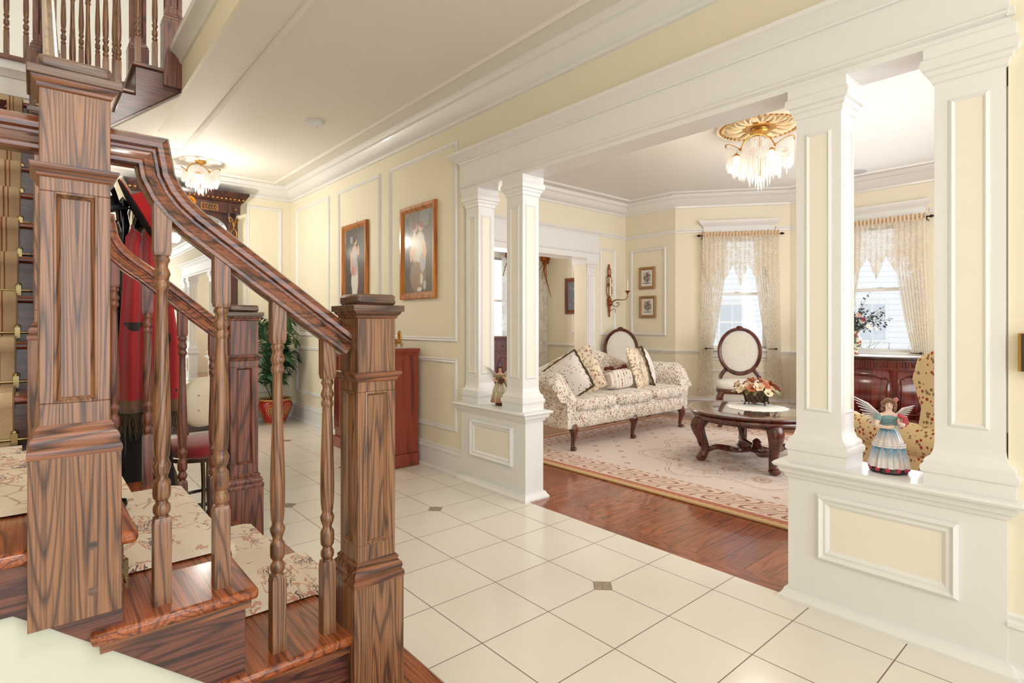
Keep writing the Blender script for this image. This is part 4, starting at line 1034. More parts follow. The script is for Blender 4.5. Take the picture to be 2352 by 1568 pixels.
# ---------------------------------------------------------------- rug
RX0, RX1, RY0, RY1 = 3.18, 5.97, 0.35, 4.05
rcx, rcy = (RX0 + RX1) / 2, (RY0 + RY1) / 2
mb = MB(); mb.box(-(RX1 - RX0) / 2, (RX1 - RX0) / 2, -(RY1 - RY0) / 2, (RY1 - RY0) / 2, 0.0, 0.014)
rug = mb.build('rug', rug_mat(rcx, rcy, (RX1 - RX0) / 2, (RY1 - RY0) / 2), smooth=0, bevel=0.005); rug.location = (rcx, rcy, 0.001)
tag(rug, 'pale floral area rug with scrolled rust border on the living room floor', 'rug')
RZ = 0.016
# ---------------------------------------------------------------- sofa
sofa = thing('sofa', 'camelback sofa in cream and red damask with rolled arms, on the rug edge', 'sofa', (4.55, 3.36, RZ))
m = MB(); superbox(m, (0, 0.37, 0.28), (0.93, 0.375, 0.085), 28, 12, 0.16); m.build('seat_frame', SOFAF, sofa, smooth=60)
for i in (-1, 0, 1):
    m = MB(); superbox(m, (i * 0.583, 0.31, 0.405), (0.289, 0.34, 0.057), 24, 12, 0.22, crown=0.28); m.build('seat_cushion', SOFAF, sofa, smooth=60)
for sg in (-1, 1):
    def armf(u, v, sg=sg):
        # v along depth, u around the section
        y = 0.02 + 0.74 * v
        prof = [(0.86, 0.20), (0.86, 0.50), (0.875, 0.60), (0.93, 0.685), (1.00, 0.70), (1.065, 0.66), (1.085, 0.60), (1.06, 0.545), (1.01, 0.52), (0.985, 0.46), (0.97, 0.33), (0.965, 0.20)]
        t = u * (len(prof) - 1); i = min(int(t), len(prof) - 2); q = t - i
        x = prof[i][0] + (prof[i + 1][0] - prof[i][0]) * q; z = prof[i][1] + (prof[i + 1][1] - prof[i][1]) * q
        low = max(0, 1 - v / 0.16); k = low ** 1.3
        z2 = z - k * max(0, z - 0.42) * 0.80; x2 = x - k * 0.04 * max(0, (z - 0.45) * 4)
        return (sg * x2, y, z2)
    m = MB(); m.grid(armf, 33, 16); nu = 33
    st_ = len(m.v) - 34 * 17
    m.f.append(tuple(range(0, 34))); m.f.append(tuple(16 * 34 + i for i in range(34)))
    for j in range(16): m.f.append((j * 34, (j + 1) * 34, (j + 1) * 34 + 33, j * 34 + 33))
    m.build('arm', SOFAF, sofa, smooth=50)
    m = MB(); m.lathe([(0.0, -0.012), (0.055, -0.012), (0.082, -0.004), (0.086, 0.01), (0.08, 0.02)], n=20)
    m.xf(Matrix.Translation((sg * 0.985, 0.13, 0.60)) @ Matrix.Rotation(PI / 2, 4, 'X')); 
def camel(x):
    a = abs(x) / 0.97
    return 0.865 - 0.20 * (1 - math.cos(PI * min(1, a * 1.05))) / 2 * 1.0
m = MB()
pr = [(0.55, 0.30), (0.575, 0.62), (0.60, 1.0), (0.65, 1.045), (0.72, 1.03), (0.76, 0.98), (0.79, 0.6), (0.79, 0.25)]
def bk(u, v):
    x = -0.98 + 1.96 * u; t = v * (len(pr) - 1); i = min(int(t), len(pr) - 2); q = t - i
    y = pr[i][0] + (pr[i + 1][0] - pr[i][0]) * q; zf = pr[i][1] + (pr[i + 1][1] - pr[i][1]) * q
    H_ = camel(x) / 1.045
    e = max(0, abs(x) - 0.86) / 0.12
    return (x, y + 0.0, 0.0 + zf * H_ * (1 - 0.03 * e) if zf > 0.35 else zf)
m.grid(bk, 40, 28)
for i_ in (0, 40): m.f.append(tuple(j * 41 + i_ for j in range(29)))
m.build('backrest', SOFAF, sofa, smooth=60)
for (x, y, sx, sy) in ((-0.875, 0.045, -0.3, -1), (-0.02, 0.03, 0.0, -1), (0.86, 0.045, 0.3, -1), (-0.86, 0.68, -0.4, 1), (0.86, 0.68, 0.4, 1)):
    m = MB(); cabriole(m, x, y, 0.215, sx, sy, 0.034, 0.032); m.build('leg', MAHO, sofa)

def scatter_pillow(name, w, h, t, mat, loc, rx, ry, rz, label, cat='cushion', fringe=None, group=None, seed=1):
    o = thing(name, label, cat, loc); o.rotation_euler = (rx, ry, rz)
    pillow_mesh(w, h, t).build('cover', mat, o, smooth=60)
    if fringe: fringe_loop(w, h, seed).build('fringe', fringe, o)
    if group: o['group'] = group
    return o
SX, SY = 4.55, 3.36
scatter_pillow('throw_pillow', 0.42, 0.40, 0.15, SPRIGW, (SX - 0.725, SY + 0.27, 0.630), -0.30, -0.60, -1.10, 'small-print throw pillow with olive fringe leaning on the left sofa arm', fringe=FRINGE, group='sofa pillows')
scatter_pillow('throw_pillow', 0.45, 0.45, 0.14, PILF, (SX - 0.50, SY + 0.33, 0.665), -0.3, -0.45, -0.90, 'damask throw pillow leaning against the fringed one at the left sofa arm', group='sofa pillows')
t = thing('throw_pillow', 'striped floral oblong pillow with rust fringe in the middle of the sofa', 'cushion', (SX + 0.03, SY + 0.24, 0.585), 0.15, 'sofa pillows')
m = MB(); superbox(m, (0, 0, 0), (0.225, 0.07, 0.10), 20, 14, 0.5); m.xf(Matrix.Rotation(-0.2, 4, 'X')); m.build('cover', STRIPE, t, smooth=60)
m = MB(); rr = random.Random(5); pts = [(-0.22 + 0.44 * k / 30, 0.03 + rr.uniform(-.008, .008), 0.105 + 0.02 * math.sin(k / 30 * 9) + rr.uniform(-.006, .006)) for k in range(31)]; m.tube(pts, [0.017 * rr.uniform(.7, 1.3) for _ in pts], 6); m.build('fringe', RUSTF, t)
scatter_pillow('throw_pillow', 0.46, 0.46, 0.15, PILF, (SX + 0.46, SY + 0.30, 0.675), -0.32, 0.07, 0.30, 'large damask throw pillow standing toward the right end of the sofa', group='sofa pillows')
scatter_pillow('throw_pillow', 0.44, 0.44, 0.14, SPRIGW, (SX + 0.68, SY + 0.36, 0.68), -0.30, 0.08, 0.70, 'small-print throw pillow with olive fringe beside the right sofa arm', fringe=FRINGE, group='sofa pillows', seed=4)

# ---------------------------------------------------------------- oval-back chairs
def oval_chair(loc, rz, label):
    t = thing('oval_back_chair', label, 'chair', loc, rz, 'carved oval-back chairs by the bay')
    lean = Matrix.Translation((0, 0.235, 0.82)) @ Matrix.Rotation(-0.10, 4, 'X')
    m = MB(); pts = [(0.222 * math.cos(a), 0, 0.262 * math.sin(a)) for a in [2 * PI * i / 40 for i in range(40)]]
    m.tube(pts, [0.027] * 40, 8, closed=True, flat=0.8); m.ell((0, -0.005, 0.285), (0.035, 0.018, 0.014), 10, 6)
    for k in range(-4, 5):
        a = PI / 2 + k * 0.13; m.ell((0.222 * math.cos(a), -0.012, 0.265 * math.sin(a)), (0.012, 0.010, 0.008), 8, 5)
    m.xf(lean); m.build('back_frame', MAHO, t)
    m = MB(); m.lathe([(0.001, 0.018), (0.10, 0.016), (0.17, 0.010), (0.197, 0.0), (0.197, -0.03), (0.001, -0.034)], n=32, sy=0.236 / 0.197)
    m.xf(lean @ Matrix.Rotation(PI / 2, 4, 'X')); m.build('back_pad', CHAIRF, t, smooth=60)
    m = MB()
    for sg in (-1, 1): m.tube(bez([(sg * 0.15, 0.235, 0.605), (sg * 0.20, 0.22, 0.54), (sg * 0.215, 0.20, 0.47), (sg * 0.215, 0.19, 0.40)], 4), 0.024, 8)
    m.tube(bez([(-0.17, 0.24, 0.615), (0, 0.25, 0.57), (0.17, 0.24, 0.615)], 5), 0.020, 8)
    m.build('back_support', MAHO, t)
    m = MB(); superbox(m, (0, 0, 0.455), (0.262, 0.25, 0.045), 24, 10, 0.42, crown=0.4); m.build('seat', CHAIRF, t, smooth=60)
    m = MB(); superbox(m, (0, 0, 0.395), (0.265, 0.252, 0.035), 24, 8, 0.42); m.build('seat_rail', MAHO, t, smooth=50)
    for (x, y, sx, sy) in ((-0.21, -0.2, -1, -1), (0.21, -0.2, 1, -1)):
        m = MB(); cabriole(m, x, y, 0.38, sx, sy, 0.028, 0.024); m.build('leg', MAHO, t)
    for sg in (-1, 1):
        m = MB(); m.tube(bez([(sg * 0.20, 0.2, 0.38), (sg * 0.20, 0.23, 0.2), (sg * 0.21, 0.29, 0.012)], 4), [0.026 - 0.001 * i for i in range(9)], 8); m.build('leg', MAHO, t)
    return t
ch = oval_chair((6.03, 3.02, RZ), -1.05, 'oval-back chair with pale patterned pad in front of the left bay window')
dup(ch, (5.83, 4.46, 0), -0.62, 'oval-back chair in the corner behind the sofa, below the framed prints')

# ---------------------------------------------------------------- coffee table
ct = thing('coffee_table', 'round carved mahogany coffee table with glass-inset top on the rug', 'table', (4.57, 2.15, RZ))
R_ = 0.545
m = MB(); m.lathe([(0.40, 0.432), (R_ - 0.03, 0.432), (R_, 0.428), (R_ + 0.004, 0.420), (R_ - 0.004, 0.410), (R_ - 0.022, 0.402), (R_ - 0.012, 0.394), (R_ - 0.008, 0.382), (R_ - 0.020, 0.366), (R_ - 0.05, 0.360), (0.40, 0.360), (0.40, 0.432)], n=72, cap=False); m.build('top_rim', MAHOX, ct, smooth=30)
m = MB(); m.lathe([(0.001, 0.425), (0.405, 0.425), (0.405, 0.433), (0.001, 0.433)], n=64); g_, nt_, b_ = nodes_of('dark_table_glass'); setv(b_, Base_Color=(0.16, 0.10, 0.08, 1), Roughness=0.03); b_.inputs['Coat Weight'].default_value = 1.0; b_.inputs['Coat Roughness'].default_value = 0.01; b_.inputs['Coat IOR'].default_value = 2.0
m.build('glass_inset', g_, ct)
m = MB(); m.lathe([(0.38, 0.34), (0.46, 0.34), (0.46, 0.37), (0.38, 0.37)], n=48, cap=False); m.build('apron', MAHO, ct)
for (sx, sy) in ((1, 1), (1, -1), (-1, 1), (-1, -1)):
    m = MB(); d = Vector((sx * 0.76, sy * 0.65, 0)).normalized()
    ps = [(0.42, 0.385), (0.47, 0.345), (0.495, 0.29), (0.475, 0.22), (0.445, 0.15), (0.435, 0.09), (0.455, 0.045), (0.485, 0.025)]
    rs = [0.062, 0.066, 0.060, 0.046, 0.036, 0.034, 0.040, 0.030]
    m.tube(bez([(d.x * a, d.y * a, z) for a, z in ps], 4), lerp_list(rs, 4), 12)
    m.ell((d.x * 0.465, d.y * 0.465, 0.028), (0.048, 0.048, 0.028), 12, 7)
    e = Vector((-d.y, d.x, 0))
    for s2 in (-1, 1):
        q = d * 0.515 + e * (0.030 * s2); m.ell((q.x, q.y, 0.315), (0.02, 0.02, 0.024), 8, 6)
        q = d * 0.53 + e * (0.012 * s2); m.tube([(q.x, q.y, 0.30), (d.x * 0.505 + e.x * 0.01 * s2, d.y * 0.505 + e.y * 0.01 * s2, 0.21), (d.x * 0.475, d.y * 0.475, 0.12)], 0.008, 6)
    m.build('leg', MAHO, ct)
m = MB()
for (sx, sy) in ((1, 1), (1, -1), (-1, 1), (-1, -1)):
    d = Vector((sx * 0.76, sy * 0.65, 0)).normalized(); e = Vector((-d.y, d.x, 0))
    m.tube(bez([tuple(d * 0.43 + e * 0.0 + Vector((0, 0, 0.075))), tuple(d * 0.36 + e * 0.04 + Vector((0, 0, 0.12))), tuple(d * 0.25 + e * 0.035 + Vector((0, 0, 0.105))), tuple(d * 0.14 - e * 0.02 + Vector((0, 0, 0.08))), (0, 0, 0.10)], 5), lerp_list([0.018, 0.022, 0.026, 0.022, 0.026], 5), 8)
m.build('stretcher', MAHO, ct)
m = MB(); m.lathe([(0.0, 0.06), (0.05, 0.07), (0.06, 0.09), (0.045, 0.12), (0.03, 0.14), (0.038, 0.155), (0.02, 0.175), (0.0, 0.185)], n=14); m.build('finial', MAHO, ct)
m = MB(); m.lathe([(0.0, 0), (0.24, 0), (0.24, 0.002), (0.0, 0.003)], n=60, mod=lambda a, j: 1 + 0.035 * math.cos(20 * a)); o = m.build('doily', LACEW); o.location = (4.62, 2.17, RZ + 0.4335); tag(o, 'round white lace doily under the flower planter on the coffee table', 'doily')
# planter with silk magnolias
t = thing('flower_planter', 'lattice metal planter of orange and burgundy silk flowers on the coffee table', 'flower arrangement', (4.80, 2.26, RZ + 0.4365), 0.25)
m = MB(); m.stack(0, 0, [(0.15, 0.022), (0.185, 0.12), (0.188, 0.125), (0.175, 0.125), (0.165, 0.11)]); 
m.build('box', plain('embossed_pewter', srgb(96, 78, 62), 0.35, 0.6, 0.3), t)
m = MB()
for sg in (-1, 1):
    for k in range(-3, 5):
        for q in (-1, 1):
            x0 = k * 0.042 - 0.02; a = (x0, 0.026); b = (x0 + q * 0.045, 0.115)
            xs0 = max(-0.075, min(0.075, a[0])); xs1 = max(-0.09, min(0.09, b[0]))
            m.tube([(xs0, sg * 0.078, 0.026), (xs1, sg * 0.094, 0.115)], 0.0022, 4); m.tube([(sg * 0.078, xs0, 0.026), (sg * 0.094, xs1, 0.115)], 0.0022, 4)
for sx in (-1, 1):
    for sy in (-1, 1): m.tube([(sx * 0.072, sy * 0.072, 0.024), (sx * 0.085, sy * 0.085, 0.01), (sx * 0.08, sy * 0.08, 0.0)], [0.006, 0.005, 0.008], 6)
m.build('lattice', DARKIRON, t)
rr = random.Random(11)
def petal_bloom(m, c, dirv, size, npet, r):
    d = Vector(dirv).normalized(); a = d.orthogonal().normalized(); b = d.cross(a)
    for i in range(npet):
        q = 2 * PI * i / npet + r.uniform(-.2, .2); side = a * math.cos(q) + b * math.sin(q); tn = d.cross(side)
        L_ = size * r.uniform(0.85, 1.15)
        def fn(u, v, side=side, tn=tn, L_=L_):
            w = math.sin(PI * min(1, v * 0.93 + 0.06)) * L_ * 0.38
            x = (u - 0.5) * 2 * w; h = v * L_
            p = Vector(c) + side * (math.sin(v * 1.25) * L_ * 0.75) + d * (h * 0.75 - v * v * L_ * 0.25) + tn * x + side * (-(x * x) / max(L_, 1e-4) * 1.1)
            return tuple(p)
        m.grid(fn, 4, 6)
COLS_ = [('orange_petals', srgb(180, 100, 62)), ('peach_petals', srgb(206, 150, 118)), ('burgundy_petals', srgb(134, 20, 44)), ('cream_petals', srgb(232, 214, 182))]
PET = [plain(n, c, 0.6, var=0.25) for n, c in COLS_]
for k in range(30):
    a = rr.uniform(0, 2 * PI); r = 0.19 * math.sqrt(rr.uniform(0.03, 1)); z = 0.20 - r * 0.45 + rr.uniform(-.02, .03)
    ci = [0, 3, 1, 3, 0, 1, 2, 0][k % 8]; sz = 0.060 if ci != 2 else 0.045
    m = MB(); petal_bloom(m, (r * math.cos(a) * 0.9, r * math.sin(a) * 0.9, z), (math.cos(a) * r * 6, math.sin(a) * r * 6, 0.8), sz, 6, rr)
    m.build('bloom', PET[ci], t, solid=0.0015, smooth=60)
m = MB()
for k in range(20):
    a = rr.uniform(0, 2 * PI); d = Vector((math.cos(a), math.sin(a), 0)); e = Vector((-d.y, d.x, 0)); L_ = rr.uniform(.07, .11); b0 = d * 0.10 + Vector((0, 0, 0.12))
    def fn(u, v, d=d, e=e, L_=L_, b0=b0): w = 0.026 * math.sin(PI * (0.05 + 0.9 * v)); return tuple(b0 + d * (v * L_) + e * ((u - .5) * 2 * w) + Vector((0, 0, 0.03 * math.sin(v * 2.4) - 0.05 * v * v)))
    m.grid(fn, 3, 6)
m.build('leaves', plain('sage_leaves', srgb(128, 126, 82), 0.6, var=0.3), t, solid=0.001)

# ---------------------------------------------------------------- bow-front sideboard
sb = thing('sideboard', 'bow-front dark red mahogany sideboard below the right bay window', 'sideboard', (7.17, 2.05, 0))
def bow(off=0.0, n=14):
    """front outline (x,y) from right end to left end, x negative toward the room"""
    pts = []
    for i in range(n + 1):
        y = -0.64 - off + (1.28 + 2 * off) * i / n; k = 1 - (y / (0.64 + off)) ** 2
        pts.append((-0.34 - off - 0.26 * k ** 0.8 if k > 0 else -0.34 - off, y))
    return pts
def bowbody(z0, z1, off): m = MB(); m.prism([(0.0, -0.64 - off)] + bow(off) + [(0.0, 0.64 + off)], 'Z', z0, z1); return m
bowbody(0.15, 0.785, 0.0).build('body', BURG, sb, smooth=50)
bowbody(0.785, 0.815, 0.025).build('top', wood('dark_sideboard_top', srgb(70, 28, 22), srgb(52, 18, 16), srgb(26, 8, 8), 'Y', 4, 0.12, 0.9), sb, smooth=50, bevel=0.006)
bowbody(0.10, 0.16, 0.018).build('plinth', BURG, sb, smooth=50)
bp_ = bow(0.004, 56)
m = MB()
for i in range(2, 55): 
    x, y = bp_[i]; m.box(x - 0.003, x + 0.01, y - 0.004, y + 0.004, 0.705, 0.768)
m.sweep([(x, y, 0.695) for x, y in bp_], [(-0.006, 0), (0.006, 0), (0.006, 0.008), (-0.006, 0.008)], (0, 0, 1)); m.sweep([(x, y, 0.775) for x, y in bp_], [(-0.006, 0), (0.006, 0), (0.006, 0.006), (-0.006, 0.006)], (0, 0, 1))
m.build('fluted_frieze', BURG, sb)
def fx(y, off=0.0):
    k = max(0, 1 - (y / (0.64 + off)) ** 2); return -0.34 - off - 0.26 * k ** 0.8
for (ya, yb) in ((-0.60, -0.37), (-0.345, 0.345), (0.37, 0.60)):
    m = MB(); m.grid(lambda u, v: (fx(ya + (yb - ya) * u) - 0.010, ya + (yb - ya) * u, 0.19 + 0.49 * v), 10, 2)
    d_ = m.build('door', BURG, sb, solid=0.012)
    m = MB(); w = (yb - ya) / 2 - 0.035; c = (ya + yb) / 2; pts = []
    for i in range(48):
        a = 2 * PI * i / 48; cc, ss = math.cos(a), math.sin(a)
        yy = c + w * math.copysign(abs(cc) ** 0.35, cc) * (1 - 0.06 * math.cos(6 * a)); zz = 0.44 + 0.19 * math.copysign(abs(ss) ** 0.35, ss) * (1 - 0.06 * math.cos(6 * a)); pts.append((fx(yy) - 0.024, yy, zz))
    m.tube(pts, 0.0055, 5, closed=True)
    m.build('carved_moulding', BURG, d_)
for y in (-0.5, -0.28, 0.0, 0.28, 0.5):
    m = MB(); m.lathe([(0.0, 0.02), (0.012, 0.018), (0.017, 0.008), (0.017, 0)], n=12); m.xf(Matrix.Translation((fx(y) - 0.004, y, 0.737)) @ Matrix.Rotation(-PI / 2, 4, 'Y')); m.build('knob', MAHO, sb)
for (x, y) in ((-0.32, -0.58), (-0.32, 0.58), (-0.04, -0.6), (-0.04, 0.6), (-0.55, -0.15), (-0.55, 0.15)):
    m = MB(); m.lathe([(0.03, 0.10), (0.04, 0.08), (0.03, 0.05), (0.022, 0.03), (0.03, 0.015), (0.024, 0.0)], c=(x, y, 0), n=12); m.build('foot', BURG, sb)
m = MB(); m.prism([(-0.02, -0.52)] + [(x + 0.06, y * 0.82) for x, y in bow(0, 40)] + [(-0.02, 0.52)], 'Z', 0.8155, 0.8185); o = m.build('table_runner', LACEW); o.location = (7.17, 2.05, 0); tag(o, 'white lace runner spread on top of the bow-front sideboard', 'table runner')
# vase with flowers
t = thing('flower_vase', 'painted porcelain vase of white roses and dark foliage on the sideboard', 'flower arrangement', (6.86, 2.14, 0.819))
m = MB(); m.lathe([(0.0, 0), (0.05, 0), (0.055, 0.012), (0.035, 0.03), (0.03, 0.045), (0.055, 0.08), (0.078, 0.13), (0.075, 0.17), (0.05, 0.205), (0.042, 0.22), (0.06, 0.25), (0.072, 0.262), (0.058, 0.262), (0.04, 0.24), (0.0, 0.20)], n=28)
g_, nt_, b_ = nodes_of('painted_porcelain'); G_ = G(nt_); x_, y_, z_, o_ = G_.xyz(); vo_ = G_.voro(o_, 24)
cc_ = G_.mix(G_.lt(vo_.outputs['Distance'], 0.42), srgb(206, 200, 178), srgb(150, 84, 66)); cc_ = G_.mix(G_.gt(G_.noise(o_, 20), 0.56), cc_, srgb(96, 104, 84)); G_.L.new(cc_, b_.inputs['Base Color']); setv(b_, Roughness=0.12)
m.build('vase', g_, t)
rr = random.Random(21)
m = MB(); lf = MB()
for k in range(50):
    a = rr.uniform(0, 2 * PI); el = rr.uniform(0.15, 1.35); L_ = rr.uniform(.22, .44); d = Vector((math.cos(a) * math.cos(el), math.sin(a) * math.cos(el) * 1.15, math.sin(el)))
    p0 = Vector((0, 0, 0.24)); p1 = p0 + d * L_ * 0.6 + Vector((0, 0, 0.03)); p2 = p0 + d * L_; m.tube([p0, p1, p2], [0.003, 0.002, 0.001], 4)
    for q in range(11):
        tt = 0.3 + 0.7 * q / 10; p = p0 + d * (L_ * tt) + Vector([rr.uniform(-.02, .02) for _ in range(3)]); s_ = rr.uniform(.014, .026)
        n_ = Vector([rr.uniform(-1, 1) for _ in range(3)]).normalized(); u_ = n_.orthogonal().normalized(); w_ = n_.cross(u_)
        lf.add([p - u_ * s_, p + w_ * s_ * 0.5, p + u_ * s_, p - w_ * s_ * 0.5], [(0, 1, 2, 3)])
m.build('stems', plain('dark_stem', (0.05, 0.05, 0.04), 0.7), t); o = lf.build('foliage', plain('eucalyptus_leaf', srgb(58, 62, 54), 0.7, var=0.35), t, smooth=0, kind='stuff')
WR = plain('white_rose', srgb(228, 222, 206), 0.6, var=0.1); CRIM = plain('crimson_rose', srgb(160, 14, 46), 0.6); PINKY = plain('pink_rose', srgb(204, 168, 150), 0.6)
for (x, y, z, s_, mt) in ((-0.10, -0.10, 0.36, .05, WR), (-0.08, 0.02, 0.33, .055, WR), (-0.10, -0.16, 0.30, .045, WR), (-0.12, -0.08, 0.42, .045, PINKY), (-0.12, -0.12, 0.38, .034, CRIM), (-0.02, -0.20, 0.28, .045, WR), (0.0, 0.14, 0.36, .045, PINKY), (-0.10, 0.10, 0.42, .04, WR)):
    m = MB(); petal_bloom(m, (x, y, z), (x, y, 0.1), s_, 6, rr); petal_bloom(m, (x, y, z), (x, y, 0.1), s_ * 0.6, 4, rr); m.build('bloom', mt, t, solid=0.001, smooth=60)

# ---------------------------------------------------------------- floral wing chair at the right
wc = thing('wing_chair', 'rosebud chintz armchair with white piping behind the right half wall', 'armchair', (3.68, 0.66, RZ), 2.583)
m = MB(); superbox(m, (0, 0.0, 0.24), (0.36, 0.36, 0.14), 24, 12, 0.2); m.build('seat_frame', ARMF, wc, smooth=60)
m = MB(); superbox(m, (0, -0.10, 0.42), (0.27, 0.34, 0.07), 24, 12, 0.3, crown=0.2); m.build('seat_cushion', ARMF, wc, smooth=60)
PIPE = plain('white_piping', (0.8, 0.78, 0.74), 0.8)
for sg in (-1, 1):
    m = MB(); m.box(min(sg * .27, sg * .38), max(sg * .27, sg * .38), -0.30, 0.30, 0.12, 0.52)
    pts = [(sg * 0.335, -0.33 + 0.66 * k / 10, 0.545 + 0.01 * k / 10) for k in range(11)]
    m.tube(pts, [0.07] + [0.085] * 9 + [0.08], 16); m.ell((sg * 0.335, -0.33, 0.545), (0.085, 0.03, 0.085), 16, 8)
    a_ = m.build('arm', ARMF, wc, smooth=60, bevel=0.02)
    m = MB(); m.tube([(sg * 0.335 + 0.086 * math.cos(q), -0.345, 0.545 + 0.086 * math.sin(q)) for q in [2 * PI * i / 20 for i in range(20)]], 0.006, 6, closed=True); m.tube([(sg * 0.27, -0.30, 0.605), (sg * 0.27, 0.28, 0.62)], 0.009, 6); m.build('piping', PIPE, a_)
    m = MB(); wing = [(0.10, 0.60), (0.12, 0.72), (0.07, 0.86), (0.10, 0.97), (0.20, 1.02), (0.33, 1.03), (0.36, 0.6)]
    m.prism(wing, 'X', min(sg * .29, sg * .36), max(sg * .29, sg * .36)); w_ = m.build('wing', ARMF, wc, bevel=0.025, smooth=60)
    m = MB(); m.tube(bez([(sg * 0.29, y, z) for y, z in wing[:6]], 4), 0.009, 6); m.build('piping', PIPE, w_)
m = MB(); superbox(m, (0, 0.31, 0.70), (0.33, 0.075, 0.33), 24, 12, 0.25); m.build('backrest', ARMF, wc, smooth=60)
for (x, y) in ((-.3, -.3), (.3, -.3), (-.3, .3), (.3, .3)):
    m = MB(); m.lathe([(0.018, 0.0), (0.03, 0.12)], c=(x, y, 0), n=10); m.build('leg', MAHO, wc)

# ================================================================ CURTAINS
def wavy_panel(edge_in, edge_out, z0, z1, y=-0.085, waves=9, amp=0.018, nz=26, nx=54):
    """edge functions give s at height z"""
    def fn(u, v):
        z = z0 + (z1 - z0) * v; a = edge_out(z); b = edge_in(z); s_ = a + (b - a) * u
        return (s_, y + amp * math.sin(u * waves * 2 * PI + 0.6 * math.sin(v * 5)) * (0.6 + 0.4 * (1 - v)), z)
    m = MB(); m.grid(fn, nx, nz); return m
def interp(tbl):
    def f(z):
        if z <= tbl[0][0]: return tbl[0][1]
        for (a, va), (b, vb) in zip(tbl, tbl[1:]):
            if z <= b: return va + (vb - va) * (z - a) / (b - a)
        return tbl[-1][1]
    return f
def place(o, M): o.matrix_world = M; return o
def curtains(M, s0, s1, where, tips, zb=0.25):
    w = s1 - s0; c = (s0 + s1) / 2
    li = interp([(zb, s0 + 0.155), (0.60, s0 + 0.13), (0.84, s0 + 0.13), (1.2, s0 + 0.20), (1.7, s0 + 0.27), (2.28, s0 + 0.30)]); lo = interp([(zb, s0 - 0.055), (0.84, s0 - 0.03), (2.28, s0)])
    ri = lambda z: s1 + s0 - li(z); ro = lambda z: s1 + s0 - lo(z)
    for nm, a, b in (('left', li, lo), ('right', ri, ro)):
        o = wavy_panel(a, b, zb, 2.285).build('lace_curtain', LACE, smooth=80); place(o, M); tag(o, 'cream lace curtain panel on the %s side of the %s' % (nm, where), 'curtain', 'cream lace panels')
    def val(u, v):
        s_ = s0 + w * u
        k = abs(((u * tips) % 1.0) - 0.5) * 2
        deep = 1.64 + 0.26 * k if int(u * tips) % 2 == 0 else 1.72 + 0.18 * k
        zlow = deep; z = 2.27 + (zlow - 2.27) * v
        return (s_, -0.125 + 0.014 * math.sin(u * 34 * PI) * (0.5 + 0.5 * v), z)
    o = MB().grid(val, 120, 14).build('lace_valance', LACEV, smooth=80); place(o, M); tag(o, 'scalloped open-lace valance hanging across the %s' % where, 'valance')
    def hdr(u, v): return (s0 + w * u, -0.118 + 0.016 * math.sin(u * 150) + 0.012 * math.sin(v * PI), 2.255 + 0.075 * v + 0.006 * math.sin(u * 90) * v)
    MB().grid(hdr, 240, 4).build('gathered_header', plain('gathered_lace', srgb(226, 204, 176), 0.9), o, smooth=80)
    t = thing('curtain_rod', 'dark metal curtain rod with leaf finials above the %s' % where, 'curtain rod'); place(t, M)
    MB().tube([(s0 - 0.02, -0.085, 2.29), (s1 + 0.02, -0.085, 2.29)], 0.008, 8).build('rod', DARKIRON, t)
    for sx, sg in ((s0 - 0.02, -1), (s1 + 0.02, 1)):
        m = MB(); m.lathe([(0.005, 0), (0.012, 0.008), (0.018, 0.02), (0.012, 0.035), (0.002, 0.05)], n=10); m.xf(Matrix.Translation((sx, -0.085, 2.29)) @ Matrix.Rotation(sg * PI / 2, 4, 'Y')); m.build('finial', DARKIRON, t)
        MB().tube([(sx - sg * 0.02, 0, 2.26), (sx - sg * 0.02, -0.085, 2.26), (sx - sg * 0.02, -0.085, 2.29)], 0.006, 6).build('bracket', DARKIRON, t)
    for nm, sx, sg in (('left', s0 + 0.09, 1), ('right', s1 - 0.09, -1)):
        m = MB(); m.tube([(sx - sg * 0.045, 0.0, 0.845), (sx - sg * 0.045, -0.13, 0.845), (sx + sg * 0.045, -0.135, 0.845)], [0.005, 0.006, 0.004], 8); m.ell((sx - sg * 0.05, -0.13, 0.845), (0.018, 0.012, 0.012), 10, 6)
        o = m.build('curtain_tieback', DARKIRON); place(o, M); tag(o, 'dark metal tieback hook on the %s curtain of the %s' % (nm, where), 'tieback')
curtains(f1, 0.325, 1.235, 'left bay window', 5)
curtains(f2, 0.53, 1.43, 'middle bay window', 5, 0.35)

# ================================================================ PICTURES
def framed(name, label, loc, rz, w, h, fw, depth, fmat, art, group=None, nail=False):
    """hangs in local XZ, facing -Y"""
    t = thing(name, label, 'picture', loc, rz, group)
    m = MB(); m.sweep([(-w / 2, 0, -h / 2), (w / 2, 0, -h / 2), (w / 2, 0, h / 2), (-w / 2, 0, h / 2)], [(0, 0), (0, depth * 0.8), (fw * 0.12, depth), (fw * 0.5, depth), (fw * 0.75, depth * 0.7), (fw, depth * 0.45), (fw, 0)], (0, -1, 0), True)
    m.build('frame', fmat, t)
    MB().box(-w / 2 + fw * 0.9, w / 2 - fw * 0.9, -depth * 0.45, -depth * 0.3, -h / 2 + fw * 0.9, h / 2 - fw * 0.9).build('artwork', art, t, smooth=0)
    if nail: MB().tube([(0.03, -0.006, h / 2), (0.03, -0.006, h / 2 + 0.03)], 0.002, 5).build('hanging_hook', BRASS, t)
    return t
OR = wood('honey_oak_frame', srgb(206, 132, 56), srgb(186, 112, 44), srgb(140, 78, 28), 'Z', 6, 0.3, 0.5)
SK = srgb(232, 184, 150); WH = srgb(226, 220, 212); WH2 = srgb(196, 192, 200); HA = srgb(120, 66, 42)
